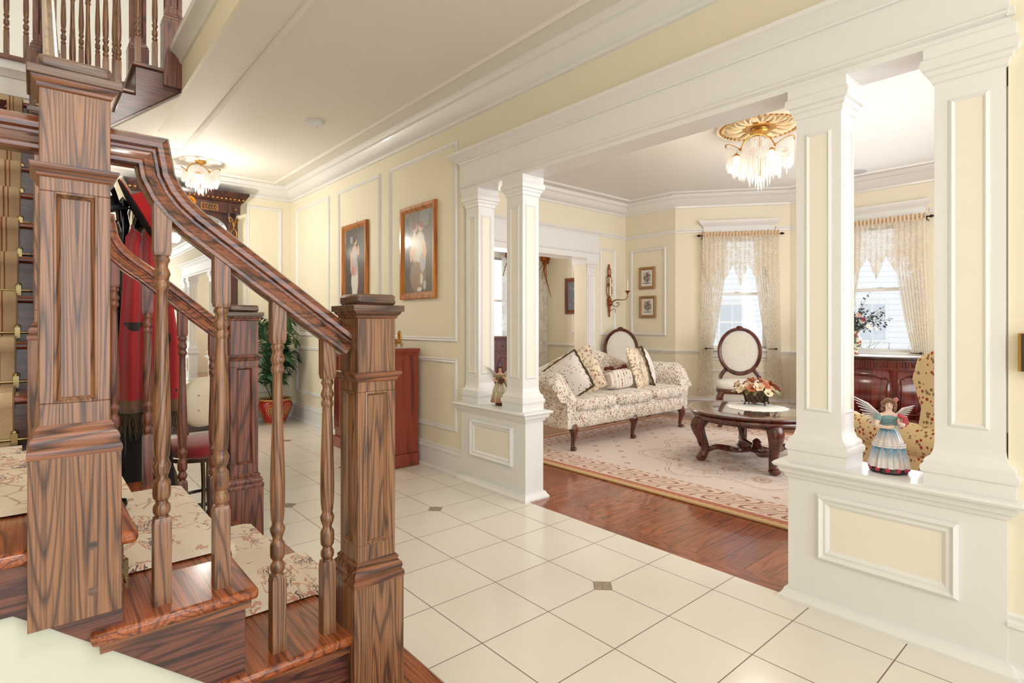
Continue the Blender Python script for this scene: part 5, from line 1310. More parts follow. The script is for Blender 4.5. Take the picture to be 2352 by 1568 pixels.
A1 = art_mat('standing_figure_painting', (srgb(44, 36, 38), srgb(100, 92, 86)), [
    (0.55, 0.55, 0.35, 0.25, srgb(78, 84, 78)), (0.6, -0.5, 0.4, 0.4, srgb(96, 74, 74)), (-0.3, 0.62, 0.14, 0.10, srgb(150, 150, 156)),
    (0.0, -0.42, 0.30, 0.52, WH), (-0.06, -0.1, 0.34, 0.26, srgb(198, 176, 180)), (-0.02, 0.22, 0.26, 0.24, SK), (0.0, 0.16, 0.22, 0.24, WH2), (-0.33, 0.1, 0.07, 0.20, SK), (0.32, 0.3, 0.08, 0.14, SK),
    (0.05, 0.56, 0.13, 0.085, SK), (-0.02, 0.61, 0.15, 0.085, srgb(70, 48, 44)), (-0.15, -0.22, 0.12, 0.12, srgb(210, 130, 100)), (0.0, -0.85, 0.22, 0.08, WH)], 0.25, 0.37, 'XZ')
A2 = art_mat('two_seated_figures_painting', (srgb(64, 52, 46), srgb(128, 110, 94)), [
    (0.5, 0.75, 0.4, 0.2, srgb(128, 130, 124)), (-0.7, 0.1, 0.25, 0.7, srgb(56, 36, 32)), (0.0, -0.55, 0.5, 0.35, srgb(158, 132, 112)), (0.75, 0.3, 0.12, 0.5, srgb(112, 92, 74)),
    (-0.22, 0.12, 0.16, 0.36, srgb(224, 206, 176)), (0.14, 0.18, 0.28, 0.26, WH), (0.10, -0.10, 0.30, 0.14, WH), (0.30, -0.25, 0.18, 0.22, WH2), (0.42, 0.0, 0.10, 0.20, SK), (-0.42, -0.05, 0.10, 0.16, SK),
    (-0.18, 0.56, 0.15, 0.10, SK), (-0.24, 0.60, 0.16, 0.09, HA), (0.18, 0.54, 0.13, 0.09, SK), (0.24, 0.60, 0.15, 0.075, srgb(150, 84, 60)),
    (0.22, -0.62, 0.09, 0.12, WH), (0.1, -0.85, 0.14, 0.05, WH), (0.42, -0.76, 0.09, 0.11, WH2)], 0.25, 0.37, 'XZ')
framed('framed_painting', 'tall oak-framed painting of a single standing winged figure in white, by the cabinet', (XW, 5.18, 1.768), -PI / 2, 0.56, 0.78, 0.055, 0.035, OR, A1, 'oak-framed paintings on the hall wall', True)
framed('framed_painting', 'tall oak-framed painting of two seated figures in white, nearest the columns', (XW, 3.985, 1.755), -PI / 2, 0.55, 0.785, 0.055, 0.035, OR, A2, 'oak-framed paintings on the hall wall')
def print_mat(name, seed):
    m, nt, b = nodes_of(name); g = G(nt); x, y, z, o = g.xyz()
    n = g.noise(o, 60 + seed, 4); e = g.ell(x, z, 0.0, 0.012, 0.055, 0.075); v = g.m('MULTIPLY', g.lt(g.m('ADD', e, g.m('MULTIPLY', g.m('SUBTRACT', n, .5), 2.4)), 1.0), g.gt(g.noise(o, 120, 3), 0.42))
    bar = g.m('MULTIPLY', g.band(z, -0.075, -0.066), g.lt(g.m('ABSOLUTE', x), 0.062)); n2 = g.noise(o, 35 + seed, 2)
    ink = g.mix(g.gt(n2, 0.52), srgb(66, 60, 64), srgb(150, 112, 106))
    inside = g.m('MULTIPLY', g.lt(g.m('ABSOLUTE', x), 0.078), g.lt(g.m('ABSOLUTE', z), 0.108))
    col = g.mix(g.m('MAXIMUM', v, bar), srgb(222, 220, 210), ink); col = g.mix(inside, srgb(232, 230, 222), col)
    g.L.new(col, b.inputs['Base Color']); setv(b, Roughness=0.3); b.inputs['Coat Weight'].default_value = 0.6; return m
framed('framed_print', 'small gilt-framed flower print, upper of the two in the corner panel', (XA, 4.502, 1.784), -PI / 2, 0.255, 0.30, 0.04, 0.025, GILT, print_mat('bouquet_print_upper', 0), 'gilt-framed flower prints')
framed('framed_print', 'small gilt-framed flower print, lower of the two in the corner panel', (XA, 4.492, 1.39), -PI / 2, 0.262, 0.30, 0.04, 0.025, GILT, print_mat('bouquet_print_lower', 9), 'gilt-framed flower prints')
A3 = art_mat('still_life_painting', (srgb(70, 76, 86), srgb(150, 150, 156)), [(0.2, 0.3, 0.6, 0.45, srgb(222, 206, 200)), (0.4, -0.3, 0.35, 0.35, srgb(214, 176, 168)), (-0.3, 0.1, 0.25, 0.3, srgb(104, 118, 132)), (0.3, -0.75, 0.5, 0.2, srgb(110, 36, 26))], 0.25, 0.26, 'XZ')
framed('framed_still_life', 'red-brown framed flower still life on the dining room wall seen through the opening', (6.85, 6.21, 1.63), -PI / 2, 0.59, 0.60, 0.065, 0.04, wood('cherry_frame', srgb(150, 70, 36), srgb(120, 48, 24), srgb(70, 26, 14), 'Z', 5, 0.3, 0.5), A3)
t = thing('wall_plaque', 'small dark brown plaque with a gold edge at the right edge of the photo', 'plaque', (XW, 0.20, 1.06), -PI / 2)
MB().box(-0.078, 0.08, -0.03, 0, -0.062, 0.062).build('gold_back', GOLD, t, bevel=0.002); MB().box(-0.070, 0.08, -0.036, -0.03, -0.060, 0.060).build('face', plain('dark_bronze_face', srgb(58, 44, 34), 0.4), t)

# ---------------------------------------------------------------- wall sconce
t = thing('wall_sconce', 'ornate antique-gold candle sconce on the wall between opening and corner', 'wall sconce', (5.955, YL, 1.61))
def beadring(m, cz, rx, rz, n=16):
    pts = [(rx * math.cos(2 * PI * i / 28), -0.025, cz + rz * math.sin(2 * PI * i / 28)) for i in range(28)]; m.tube(pts, 0.005, 5, closed=True)
    for i in range(n): a = 2 * PI * i / n; m.ell((rx * math.cos(a), -0.028, cz + rz * math.sin(a)), (0.008, 0.008, 0.010), 6, 4)
m = MB(); beadring(m, 0.255, 0.036, 0.060, 10); beadring(m, 0.14, 0.050, 0.075, 12); beadring(m, 0.005, 0.058, 0.090, 14)
m.lathe([(0.0, 0.37), (0.010, 0.36), (0.014, 0.335), (0.008, 0.31), (0.0, 0.30)], c=(0, -0.025, 0), n=10)
m.lathe([(0.004, 0.30), (0.005, 0.20), (0.0, 0.19)], c=(0, -0.025, 0), n=8); m.tube([(0, -0.02, 0.35), (0, -0.02, -0.34)], 0.006, 6); m.build('beaded_backplate', BRONZE, t)
m = MB(); m.lathe([(0.008, -0.09), (0.025, -0.10), (0.030, -0.13), (0.016, -0.17), (0.022, -0.20), (0.014, -0.24), (0.018, -0.27), (0.008, -0.31), (0.012, -0.345), (0.0, -0.365)], c=(0, -0.03, 0), n=12); m.ell((0, -0.045, -0.17), (0.04, 0.03, 0.04), 12, 8); m.build('body', BRONZE, t)
m = MB(); m.tube(bez([(0.02, -0.05, -0.16), (0.05, -0.10, -0.125), (0.10, -0.16, -0.125), (0.15, -0.20, -0.11), (0.165, -0.21, -0.06), (0.165, -0.21, -0.035)], 5), lerp_list([0.009, 0.008, 0.006, 0.005, 0.005, 0.005], 5), 7)
m.tube(bez([(0.02, -0.05, -0.19), (0.06, -0.09, -0.215), (0.10, -0.11, -0.195), (0.095, -0.11, -0.16), (0.065, -0.10, -0.165), (0.07, -0.10, -0.18)], 5), 0.005, 6); m.tube(bez([(0.01, -0.03, -0.275), (0.05, -0.06, -0.25), (0.07, -0.07, -0.25), (0.075, -0.07, -0.30)], 4), 0.004, 6); m.build('arm', BRONZE, t)
m = MB(); m.lathe([(0.004, -0.045), (0.012, -0.03), (0.026, -0.012), (0.034, 0.0), (0.020, 0.0), (0.004, -0.006)], c=(0.165, -0.21, 0), n=12, mod=lambda a, j: 1 + 0.12 * math.cos(6 * a)); m.build('cup', BRONZE, t)
MB().lathe([(0.010, 0.0), (0.0095, 0.14), (0.003, 0.15)], c=(0.165, -0.21, 0), n=12).build('candle', CANDLE, t)
MB().lathe([(0.010, -0.07), (0.0095, 0.17), (0.003, 0.18)], c=(0.0, -0.05, 0), n=12).build('candle', CANDLE, t)

# ================================================================ CEILING FIXTURES
t = thing('ceiling_medallion', 'gilded plaster ceiling medallion above the living room chandelier', 'ceiling medallion', (4.62, 2.15, CZ))
m = MB(); m.lathe([(0.345, 0.0), (0.350, -0.012), (0.340, -0.022), (0.325, -0.018), (0.318, -0.010), (0.20, -0.006), (0.0, -0.006)], n=72); m.build('disc', plain('gilt_plaster', srgb(236, 222, 194), 0.4, 0.0, 0.12), t)
m = MB()
for i in range(44): a = 2 * PI * i / 44; m.ell((0.305 * math.cos(a), 0.305 * math.sin(a), -0.016), (0.013, 0.013, 0.009), 7, 5)
m.build('beaded_ring', GOLD, t)
m = MB()
for i in range(12):
    a = 2 * PI * i / 12
    for s_ in (-0.16, 0, 0.16): m.tube(bez([(0.12 * math.cos(a), 0.12 * math.sin(a), -0.012), (0.19 * math.cos(a + s_ * .5), 0.19 * math.sin(a + s_ * .5), -0.030), (0.255 * math.cos(a + s_), 0.255 * math.sin(a + s_), -0.026), (0.275 * math.cos(a + s_ * 1.3), 0.275 * math.sin(a + s_ * 1.3), -0.010)], 3), lerp_list([0.006, 0.011, 0.010, 0.006], 3), 6)
m.build('acanthus_leaves', plain('gilt_plaster_relief', srgb(228, 206, 166), 0.35, 0.1, 0.3), t)
m = MB(); m.lathe([(0.13, -0.006), (0.135, -0.02), (0.10, -0.028), (0.06, -0.022), (0.05, -0.04), (0.0, -0.045)], n=36); m.build('centre_boss', GOLD, t)
def crystal_set(m, pts, l0, l1, r=0.0045, seed=2):
    rr = random.Random(seed)
    for (x, y, z) in pts:
        L_ = rr.uniform(l0, l1); m.lathe([(0.0005, 0), (r, -0.008), (r * 0.9, -L_ * 0.85), (0.0005, -L_)], c=(x, y, z), n=5)
def chandelier(name, label, loc, R1, drop, arches, bulbs, group=None):
    t = thing(name, label, 'chandelier', loc)
    m = MB(); m.lathe([(0.0, -0.002), (R1 * 0.30, -0.002), (R1 * 0.28, -0.016), (0.02, -0.03), (0.014, -0.05), (0.018, -drop * 0.28), (0.03, -drop * 0.32), (0.012, -drop * 0.4), (0.010, -drop * 0.72), (0.022, -drop * 0.76), (0.0, -drop * 0.80)], n=20); m.build('stem', GOLD, t)
    for k in range(arches):
        a0 = 2 * PI * k / arches + 0.35; a1 = a0 + 2 * PI / arches
        def arc(u, rad, lift): a = a0 + (a1 - a0) * u; return Vector((rad * math.cos(a), rad * math.sin(a), -drop * 0.36 + lift * math.sin(PI * u)))
        pts = [arc(i / 14, R1 * (0.80 + 0.2 * math.sin(PI * i / 14)), drop * 0.16) for i in range(15)]
        m = MB(); m.tube(pts, 0.007, 6, flat=0.5); m.tube([(0, 0, -drop * 0.34), pts[0] * 0.5 + Vector((0, 0, -drop * 0.17)), pts[0]], 0.006, 6); m.ell(pts[0], (0.014, 0.014, 0.014), 8, 6); arm_ = m.build('arm', GOLD, t)
        m = MB(); crystal_set(m, [tuple(arc(i / 26, R1 * (0.78 + 0.2 * math.sin(PI * i / 26)), drop * 0.13)) for i in range(27)], drop * 0.30, drop * 0.40, seed=k); crystal_set(m, [tuple(arc(i / 16, R1 * 0.6, drop * 0.02)) for i in range(17)], drop * 0.36, drop * 0.46, seed=k + 9)
        m.build('crystal_fringe', CRYSTAL, arm_, kind='stuff')
    m = MB(); crystal_set(m, [(R1 * 0.30 * math.cos(2 * PI * i / 16), R1 * 0.30 * math.sin(2 * PI * i / 16), -drop * 0.44) for i in range(16)], drop * 0.40, drop * 0.48); crystal_set(m, [(R1 * 0.13 * math.cos(2 * PI * i / 8), R1 * 0.13 * math.sin(2 * PI * i / 8), -drop * 0.52) for i in range(8)], drop * 0.40, drop * 0.47, 0.005)
    m.build('crystal_pendants', CRYSTAL, t, kind='stuff')
    for k in range(bulbs):
        a = 2 * PI * k / bulbs + 0.2; x, y = R1 * 0.86 * math.cos(a), R1 * 0.86 * math.sin(a)
        m = MB(); m.tube([(x * 0.5, y * 0.5, -drop * 0.40), (x * 0.9, y * 0.9, -drop * 0.34), (x, y, -drop * 0.42)], 0.005, 6); m.lathe([(0.012, -0.0), (0.026, -0.012), (0.028, -0.02), (0.02, -0.02)], c=(x, y, -drop * 0.42), n=12); c_ = m.build('lamp_cup', GOLD, t)
        MB().lathe([(0.010, -0.02), (0.020, -0.045), (0.020, -0.085), (0.008, -0.105), (0.001, -0.108)], c=(x, y, -drop * 0.42), n=12).build('bulb', BULB, c_)
    return t
chandelier('chandelier', 'crystal chandelier with gilt arches hanging under the gilded medallion in the living room', (4.62, 2.15, CZ - 0.046), 0.27, 0.50, 5, 5)
chandelier('chandelier', 'small crystal ceiling chandelier in front of the mirror at the far end of the hall', (1.29, 6.35, CZ), 0.175, 0.36, 4, 3)
t = thing('smoke_detector', 'round white smoke detector on the hall ceiling', 'smoke detector', (1.75, 4.5, CZ))
MB().lathe([(0.065, 0), (0.066, -0.014), (0.056, -0.018), (0.052, -0.032), (0.0, -0.034)], n=32).build('housing', WHITEM, t); MB().lathe([(0.006, -0.033), (0.004, -0.037), (0.0, -0.037)], c=(0.015, 0, 0), n=10).build('button', GREYM, t)
t = thing('ceiling_speaker', 'round grey ceiling grille above the right bay window', 'ceiling speaker', (6.80, 2.10, CZ)); MB().lathe([(0.10, 0), (0.10, -0.006), (0.085, -0.008), (0.0, -0.004)], n=32).build('grille', GREYM, t)
t = thing('ceiling_speaker', 'round grille of concentric rings on the upper hall ceiling, top left', 'ceiling speaker', (0.85, 8.4, 5.75)); m = MB()
for r in (0.05, 0.09, 0.13, 0.17): m.lathe([(r, 0), (r, -0.012), (r - 0.02, -0.012), (r - 0.02, 0)], n=32, cap=False)
m.build('ring', GREYM, t)

# ================================================================ HALL FURNITURE
t = thing('cabinet', 'narrow cherry-wood cabinet with fluted front corner against the hall wall', 'cabinet', (2.393, 4.50, 0))
cw = 0.56
m = MB(); m.box(-0.235, 0, -cw, cw, 0.105, 0.905); m.build('body', CHERRY, t, bevel=0.003)
m = MB(); m.box(-0.25, 0, -cw - 0.015, cw + 0.015, 0, 0.105); m.build('plinth', CHERRY, t, bevel=0.008)
m = MB(); m.sweep([(0, -cw, 0.90), (-0.235, -cw, 0.90), (-0.235, cw, 0.90), (0, cw, 0.90)], [(0, 0), (-0.006, 0), (-0.010, 0.012), (-0.022, 0.02), (-0.026, 0.03), (-0.034, 0.036), (-0.034, 0.05), (0, 0.052)], (0, 0, 1)) if False else None
m = MB(); m.stack(0, 0, [(0.235, 0.90), (0.247, 0.902), (0.253, 0.915), (0.272, 0.922), (0.29, 0.938), (0.296, 0.945), (0.296, 0.955)], 2 * cw - 0.235 + 0.0); m.v = [(min(x - 0.1175, 0.0), y, z) for x, y, z in m.v]; m.build('top', CHERRY, t, bevel=0.002)
for (ya, yb) in ((-cw, -cw + 0.11), (cw - 0.11, cw)):
    m = MB(); m.box(-0.244, -0.235, ya, yb, 0.16, 0.88)
    for k in range(4): y = ya + 0.022 + k * 0.022; m.box(-0.250, -0.244, y - 0.006, y + 0.006, 0.19, 0.85)
    m.build('pilaster', CHERRY, t)
for (ya, yb) in ((-cw + 0.115, -0.005), (0.005, cw - 0.115)):
    d_ = MB().box(-0.247, -0.235, ya, yb, 0.13, 0.885).build('door', CHERRY, t, bevel=0.003)
    pts = [(-0.249, ya + 0.05 + (yb - ya - 0.1) * u, 0.20 + 0.56 * v) for u, v in ((0, 0), (1, 0), (1, 0.85), (0.9, 0.95), (0.5, 1.06), (0.1, 0.95), (0, 0.85))]; MB().tube(pts, 0.007, 6, closed=True).build('panel_moulding', CHERRY, d_)
    MB().ell((-0.262, yb - 0.02 if yb < 0.1 else ya + 0.02, 0.55), (0.012, 0.010, 0.010), 10, 6).build('knob', BRASS, d_)
m = MB(); m.lathe([(0.0, 0), (0.12, 0), (0.125, 0.002), (0.0, 0.003)], n=48, sx=0.75, mod=lambda a, j: 1 + 0.06 * math.cos(14 * a)); o = m.build('doily', LACEW); o.location = (2.27, 4.06, 0.956); tag(o, 'white lace doily on the corner of the cherry-wood cabinet', 'doily')
t = thing('chariot_ornament', 'small gold filigree carriage ornament on top of the cherry-wood cabinet', 'ornament', (2.27, 4.08, 0.960), 0.0)
m = MB(); m.ell((0, 0.02, 0.05), (0.028, 0.055, 0.022), 12, 8)
for k in range(9): m.tube([(-0.026 * math.cos(k), 0.02 + 0.05 * math.sin(k * 0.7), 0.03), (-0.028, 0.02 + 0.05 * math.cos(k), 0.075)], 0.003, 5)
m.build('carriage_body', GOLD, t)
m = MB(); m.tube([(0.0, -0.045 + 0.024 * math.cos(a), 0.085 + 0.05 * math.sin(a)) for a in [2 * PI * i / 20 for i in range(20)]], 0.006, 6, closed=True); m.tube([(0, -0.045, 0.06), (0, -0.045, 0.12)], 0.006, 5); m.build('carriage_back', GOLD, t)
for (x, y) in ((-0.028, -0.03), (0.028, -0.03), (-0.028, 0.06), (0.028, 0.06)):
    m = MB(); m.tube([(x, y + 0.022 * math.cos(a), 0.023 + 0.022 * math.sin(a)) for a in [2 * PI * i / 16 for i in range(16)]], 0.0025, 5, closed=True)
    for i in range(4): m.tube([(x, y + 0.02 * math.cos(i * PI / 4), 0.023 + 0.02 * math.sin(i * PI / 4)), (x, y - 0.02 * math.cos(i * PI / 4), 0.023 - 0.02 * math.sin(i * PI / 4))], 0.0015, 4)
    m.build('wheel', GOLD, t)

# potted palm
t = thing('potted_palm', 'leafy green palm in a red and gold painted pot in the far corner', 'potted plant', (2.13, 6.68, 0))
m = MB(); m.lathe([(0.0, 0.0), (0.105, 0.0), (0.11, 0.012), (0.13, 0.06), (0.168, 0.14), (0.187, 0.20), (0.182, 0.245), (0.17, 0.262), (0.172, 0.275), (0.186, 0.28), (0.188, 0.292), (0.165, 0.292), (0.160, 0.25), (0.0, 0.245)], n=36)
g_, nt_, b_ = nodes_of('painted_red_pot'); G_ = G(nt_); x_, y_, z_, o_ = G_.xyz(); at_ = G_.m('ARCTAN2', y_, x_)
w1 = G_.m('SUBTRACT', G_.m('DIVIDE', at_, PI / 3), G_.m('ROUND', G_.m('DIVIDE', at_, PI / 3))); w2 = G_.m('DIVIDE', G_.m('SUBTRACT', z_, 0.16), 0.09)
rd = G_.m('SQRT', G_.m('ADD', G_.m('MULTIPLY', G_.m('MULTIPLY', w1, w1), 7.0), G_.m('MULTIPLY', w2, w2))); n_ = G_.noise(o_, 28, 3)
k_ = G_.m('MULTIPLY', G_.lt(G_.m('PINGPONG', G_.m('ADD', G_.m('MULTIPLY', rd, 3.0), n_), 0.5), 0.13), G_.lt(rd, 1.0)); rim_ = G_.m('MAXIMUM', G_.gt(z_, 0.272), G_.lt(z_, 0.018))
cc_ = G_.mix(G_.lt(rd, 0.55), srgb(168, 40, 28), srgb(150, 84, 48)); cc_ = G_.mix(G_.m('MAXIMUM', k_, rim_), cc_, srgb(200, 156, 88)); G_.L.new(cc_, b_.inputs['Base Color']); setv(b_, Roughness=0.15)
m.build('pot', g_, t)
MB().lathe([(0.0, 0.25), (0.158, 0.25), (0.155, 0.262), (0.0, 0.268)], n=24).build('soil', SOIL, t)
rr = random.Random(31)
for k in range(30):
    a = 2 * PI * k / 30 * 2.4 + rr.uniform(-.2, .2); reach = rr.uniform(0.18, 0.40); top = rr.uniform(0.45, 1.22) if k % 3 else rr.uniform(0.3, 0.7)
    if math.cos(a) > 0.3: reach *= 0.55
    if math.sin(a) > 0.3: reach *= 0.6
    d = Vector((math.cos(a), math.sin(a), 0)); p0 = d * 0.03 + Vector((0, 0, 0.25)); p1 = d * reach * 0.35 + Vector((0, 0, 0.25 + top * 0.62)); p2 = d * reach * 0.8 + Vector((0, 0, 0.25 + top * 0.86)); p3 = d * reach * 1.15 + Vector((0, 0, 0.25 + top * 0.78))
    path = bez([p0, p1, p2, p3], 7); m = MB(); m.tube(path, lerp_list([0.005, 0.004, 0.003, 0.001], 7), 4)
    N_ = len(path)
    for i in range(6, N_):
        tn = (path[i] - path[i - 1]).normalized(); sd = tn.cross(Vector((0, 0, 1))); sd = sd.normalized() if sd.length > 1e-3 else Vector((1, 0, 0)); up = sd.cross(tn)
        for sg in (-1, 1):
            for q in range(1):
                L_ = 0.20 * math.sin(PI * (0.25 + 0.65 * (i - 5) / (N_ - 5))) * rr.uniform(.8, 1.2); dr = (sd * sg * 0.85 + tn * 0.65 + up * 0.1).normalized(); dn = Vector((0, 0, -1))
                w_ = up.cross(dr).normalized() * 0.013 + up * 0.002
                A = path[i]; B = A + dr * L_ * 0.45; C_ = A + dr * L_ + dn * L_ * 0.35
                m.add([A, B - w_, B + w_, C_], [(0, 1, 3, 2)])
    m.v = [(min(x, 0.27), min(y, 0.29), z) for x, y, z in m.v]
    m.build('frond', LEAF, t, smooth=0)

# pier mirror on the far wall
t = thing('pier_mirror', 'tall dark pier mirror with gilt ornament and marble shelf at the hall end', 'mirror', (1.28, 7.0, 0))
m = MB(); m.box(-0.43, 0.43, -0.035, -0.03, 0.46, 2.42); m.build('mirror_glass', MIRROR, t, smooth=0)
MB().box(-0.50, 0.50, -0.03, -0.0, 0.40, 2.62).build('back_board', DMAHO, t)
for sg in (-1, 1):
    m = MB(); m.box(sg * 0.45 - 0.045, sg * 0.45 + 0.045, -0.13, 0, 0.43, 2.36); p_ = m.build('pilaster', DMAHO, t, bevel=0.004)
    m = MB(); c = sg * 0.45
    for q in (-1, 1):
        m.tube(bez([(c, -0.137, 2.20), (c + q * 0.02, -0.139, 2.30), (c + q * 0.045, -0.139, 2.32), (c + q * 0.042, -0.139, 2.27), (c + q * 0.025, -0.139, 2.28)], 4), 0.006, 5)
        m.tube(bez([(c, -0.137, 2.20), (c + q * 0.03, -0.139, 2.15), (c + q * 0.022, -0.139, 2.07), (c, -0.139, 2.03)], 4), 0.005, 5)
    m.ell((c, -0.137, 2.24), (0.012, 0.008, 0.03), 8, 6); m.ell((c, -0.137, 2.0), (0.012, 0.006, 0.02), 8, 6); m.ell((c, -0.137, 1.97), (0.02, 0.006, 0.008), 8, 6)
    m.xf(Matrix.Translation((0, 0, 0.05)))
    m.build('gilt_ornament', GOLD, p_)
m = MB(); arch = [(-0.41, 2.43), (-0.41, 2.12)] + [(-0.40 + 0.80 * (0.5 - 0.5 * math.cos(PI * i / 24)), 2.14 + 0.265 * math.sin(PI * i / 24) ** 0.6) for i in range(25)] + [(0.41, 2.12), (0.41, 2.43)]
m.prism(arch, 'Y', -0.075, -0.03); m.build('arched_spandrel', DMAHO, t)
m = MB(); m.box(-0.52, 0.52, -0.14, 0, 2.415, 2.51)
m.sweep([(-0.50, 0, 2.50), (-0.50, -0.12, 2.50), (0.50, -0.12, 2.50), (0.50, 0, 2.50)], [(0, 0), (-0.02, 0.0), (-0.025, 0.03), (-0.05, 0.05), (-0.06, 0.07), (-0.095, 0.12), (-0.10, 0.15), (0, 0.15)], (0, 0, 1)); m.box(-0.5, 0.5, -0.12, 0, 2.50, 2.65)
cor = m.build('cornice', DMAHO, t, bevel=0.003)
m = MB()
for i in range(25): x = -0.54 + 1.08 * i / 24; m.ell((x, -0.178, 2.572), (0.013, 0.013, 0.013), 8, 6)
for i in range(4): 
    for sg in (-1, 1): m.ell((sg * 0.552, -0.03 - 0.04 * i, 2.572), (0.013, 0.013, 0.013), 8, 6)
for x in (-0.47, 0.47): m.ell((x, -0.142, 2.465), (0.012, 0.008, 0.012), 8, 6)
m.build('gilt_beads', GOLD, cor)
for x in (-0.20, 0.20):
    m = MB(); m.sweep([(x - 0.085, -0.142, 2.43), (x + 0.085, -0.142, 2.43), (x + 0.085, -0.142, 2.50), (x - 0.085, -0.142, 2.50)], [(0, 0), (0, 0.004), (0.006, 0.004), (0.006, 0)], (0, -1, 0), True)
    for q in range(-2, 3): m.tube([(x + q * 0.028, -0.145, 2.465), (x + q * 0.028 + 0.018, -0.145, 2.485)], 0.004, 5); m.tube([(x + q * 0.028, -0.145, 2.465), (x + q * 0.028 + 0.018, -0.145, 2.445)], 0.004, 5)
    m.build('gilt_plaque', GOLD, cor)
m = MB(); m.ell((0, -0.165, 2.42), (0.045, 0.035, 0.062), 14, 10); m.ell((0, -0.203, 2.405), (0.008, 0.012, 0.014), 8, 6); m.ell((0, -0.195, 2.38), (0.016, 0.008, 0.006), 8, 5)
for q in (-1, 1): m.ell((q * 0.018, -0.198, 2.425), (0.008, 0.006, 0.005), 8, 5)
for i in range(11): a = PI * i / 10; m.ell((0.05 * math.cos(a), -0.165, 2.44 + 0.055 * math.sin(a)), (0.018, 0.022, 0.018), 8, 6)
m.xf(Matrix.Translation((0, 0, 0.045)))
m.build('gilt_mask', plain('bright_gilt', srgb(214, 146, 58), 0.3, 0.7, 0.2), cor)
m = MB(); m.box(-0.56, 0.56, -0.36, 0, 0.41, 0.435); m.build('marble_shelf', plain('cream_marble', srgb(224, 216, 200), 0.12, var=0.08), t, bevel=0.006)
m = MB(); m.box(-0.54, 0.54, -0.34, 0, 0.31, 0.41); m.box(-0.54, 0.54, -0.34, 0, 0.08, 0.235); m.box(-0.52, 0.52, -0.30, 0, 0.0, 0.08); base_ = m.build('console_base', DMAHO, t, bevel=0.005)
MB().box(-0.53, 0.53, -0.335, -0.0, 0.235, 0.31).build('cream_frieze', plain('cream_frieze_paint', srgb(226, 212, 176), 0.4), t)
m = MB(); m.ell((0.05, -0.345, 0.36), (0.05, 0.006, 0.008), 8, 5)
for x in (-0.3, 0.0, 0.3):
    for q in (-1, 1): m.tube(bez([(x, -0.343, 0.16), (x + q * 0.05, -0.343, 0.19), (x + q * 0.08, -0.343, 0.15), (x + q * 0.05, -0.343, 0.14)], 4), 0.005, 5)
m.build('gilt_scrolls', GOLD, base_)

# coat stand with hats and shawl
cs = thing('coat_stand', 'dark bentwood coat stand behind the stair, holding hats and a red shawl', 'coat stand', (0.330, 3.30, 0))
m = MB(); m.lathe([(0.030, 0.05), (0.028, 0.3), (0.024, 1.6), (0.03, 1.64), (0.02, 1.70), (0.028, 1.74), (0.0, 1.78)], n=16); m.build('pole', BLACKG, cs)
for k in range(6):
    a = 2 * PI * k / 6 + 0.2; d = Vector((math.cos(a), math.sin(a), 0)); m = MB()
    m.tube(bez([tuple(d * 0.02 + Vector((0, 0, 1.50))), tuple(d * 0.11 + Vector((0, 0, 1.47))), tuple(d * 0.17 + Vector((0, 0, 1.55))), tuple(d * 0.13 + Vector((0, 0, 1.63))), tuple(d * 0.06 + Vector((0, 0, 1.60))), tuple(d * 0.10 + Vector((0, 0, 1.72))), tuple(d * 0.19 + Vector((0, 0, 1.78)))], 5), 0.011, 7); m.build('hook', BLACKG, cs)
for k in range(4):
    a = PI / 2 * k + 0.4; d = Vector((math.cos(a), math.sin(a), 0)); m = MB(); m.tube(bez([tuple(d * 0.02 + Vector((0, 0, 0.35))), tuple(d * 0.12 + Vector((0, 0, 0.20))), tuple(d * 0.16 + Vector((0, 0, 0.06))), tuple(d * 0.20 + Vector((0, 0, 0.013)))], 5), 0.013, 7); m.build('leg', BLACKG, cs)
t = thing('red_hat', 'wide-brimmed red felt hat with black underside hanging on the coat stand', 'hat', (0.376, 3.15, 1.657)); t.rotation_euler = Vector((0.85, -0.12, 0.47)).to_track_quat('Z', 'Y').to_euler()
m = MB(); m.lathe([(0.0, 0.15), (0.075, 0.145), (0.100, 0.12), (0.108, 0.012), (0.12, 0.0), (0.185, 0.012), (0.187, 0.016), (0.12, 0.005), (0.104, 0.016), (0.096, 0.115), (0.0, 0.145)], n=36, cap=False); m.build('crown_and_brim', REDF, t)
m = MB(); m.lathe([(0.0, -0.002), (0.10, -0.004), (0.184, 0.008)], n=36, cap=False); m.build('lining', BLACK, t, solid=0.002)
t = thing('black_hat', 'small black hat on the left side of the coat stand', 'hat', (0.268, 3.24, 1.69)); t.rotation_euler = (0.1, -0.3, 0)
m = MB(); m.lathe([(0.0, 0.07), (0.05, 0.065), (0.06, 0.0), (0.11, -0.006), (0.112, -0.002), (0.062, 0.006), (0.0, 0.075)], n=28, cap=False); m.build('felt', BLACK, t); m = MB(); m.lathe([(0.063, 0.004), (0.064, 0.02), (0.062, 0.02)], n=28, cap=False); m.build('band', plain('grey_ribbon', (0.05, 0.05, 0.05), 0.5), t)
sh, nt_, b_ = nodes_of('red_shawl_velvet'); G_ = G(nt_); x_, y_, z_, o_ = G_.xyz(); n1 = G_.noise(o_, 9, 4); n2 = G_.noise(o_, 26, 3)
vo_ = G_.voro(o_, 7.5); k_ = G_.m('MULTIPLY', G_.lt(G_.m('ADD', vo_.outputs['Distance'], G_.m('MULTIPLY', n2, 0.25)), 0.50), G_.lt(z_, 1.16)); cc_ = G_.mix(n1, srgb(150, 12, 22), srgb(196, 24, 34)); cc_ = G_.mix(k_, cc_, srgb(30, 8, 10)); cc_ = G_.mix(G_.lt(z_, 0.80), cc_, srgb(120, 84, 56)); G_.L.new(cc_, b_.inputs['Base Color']); setv(b_, Roughness=0.7); b_.inputs['Sheen Weight'].default_value = 0.5
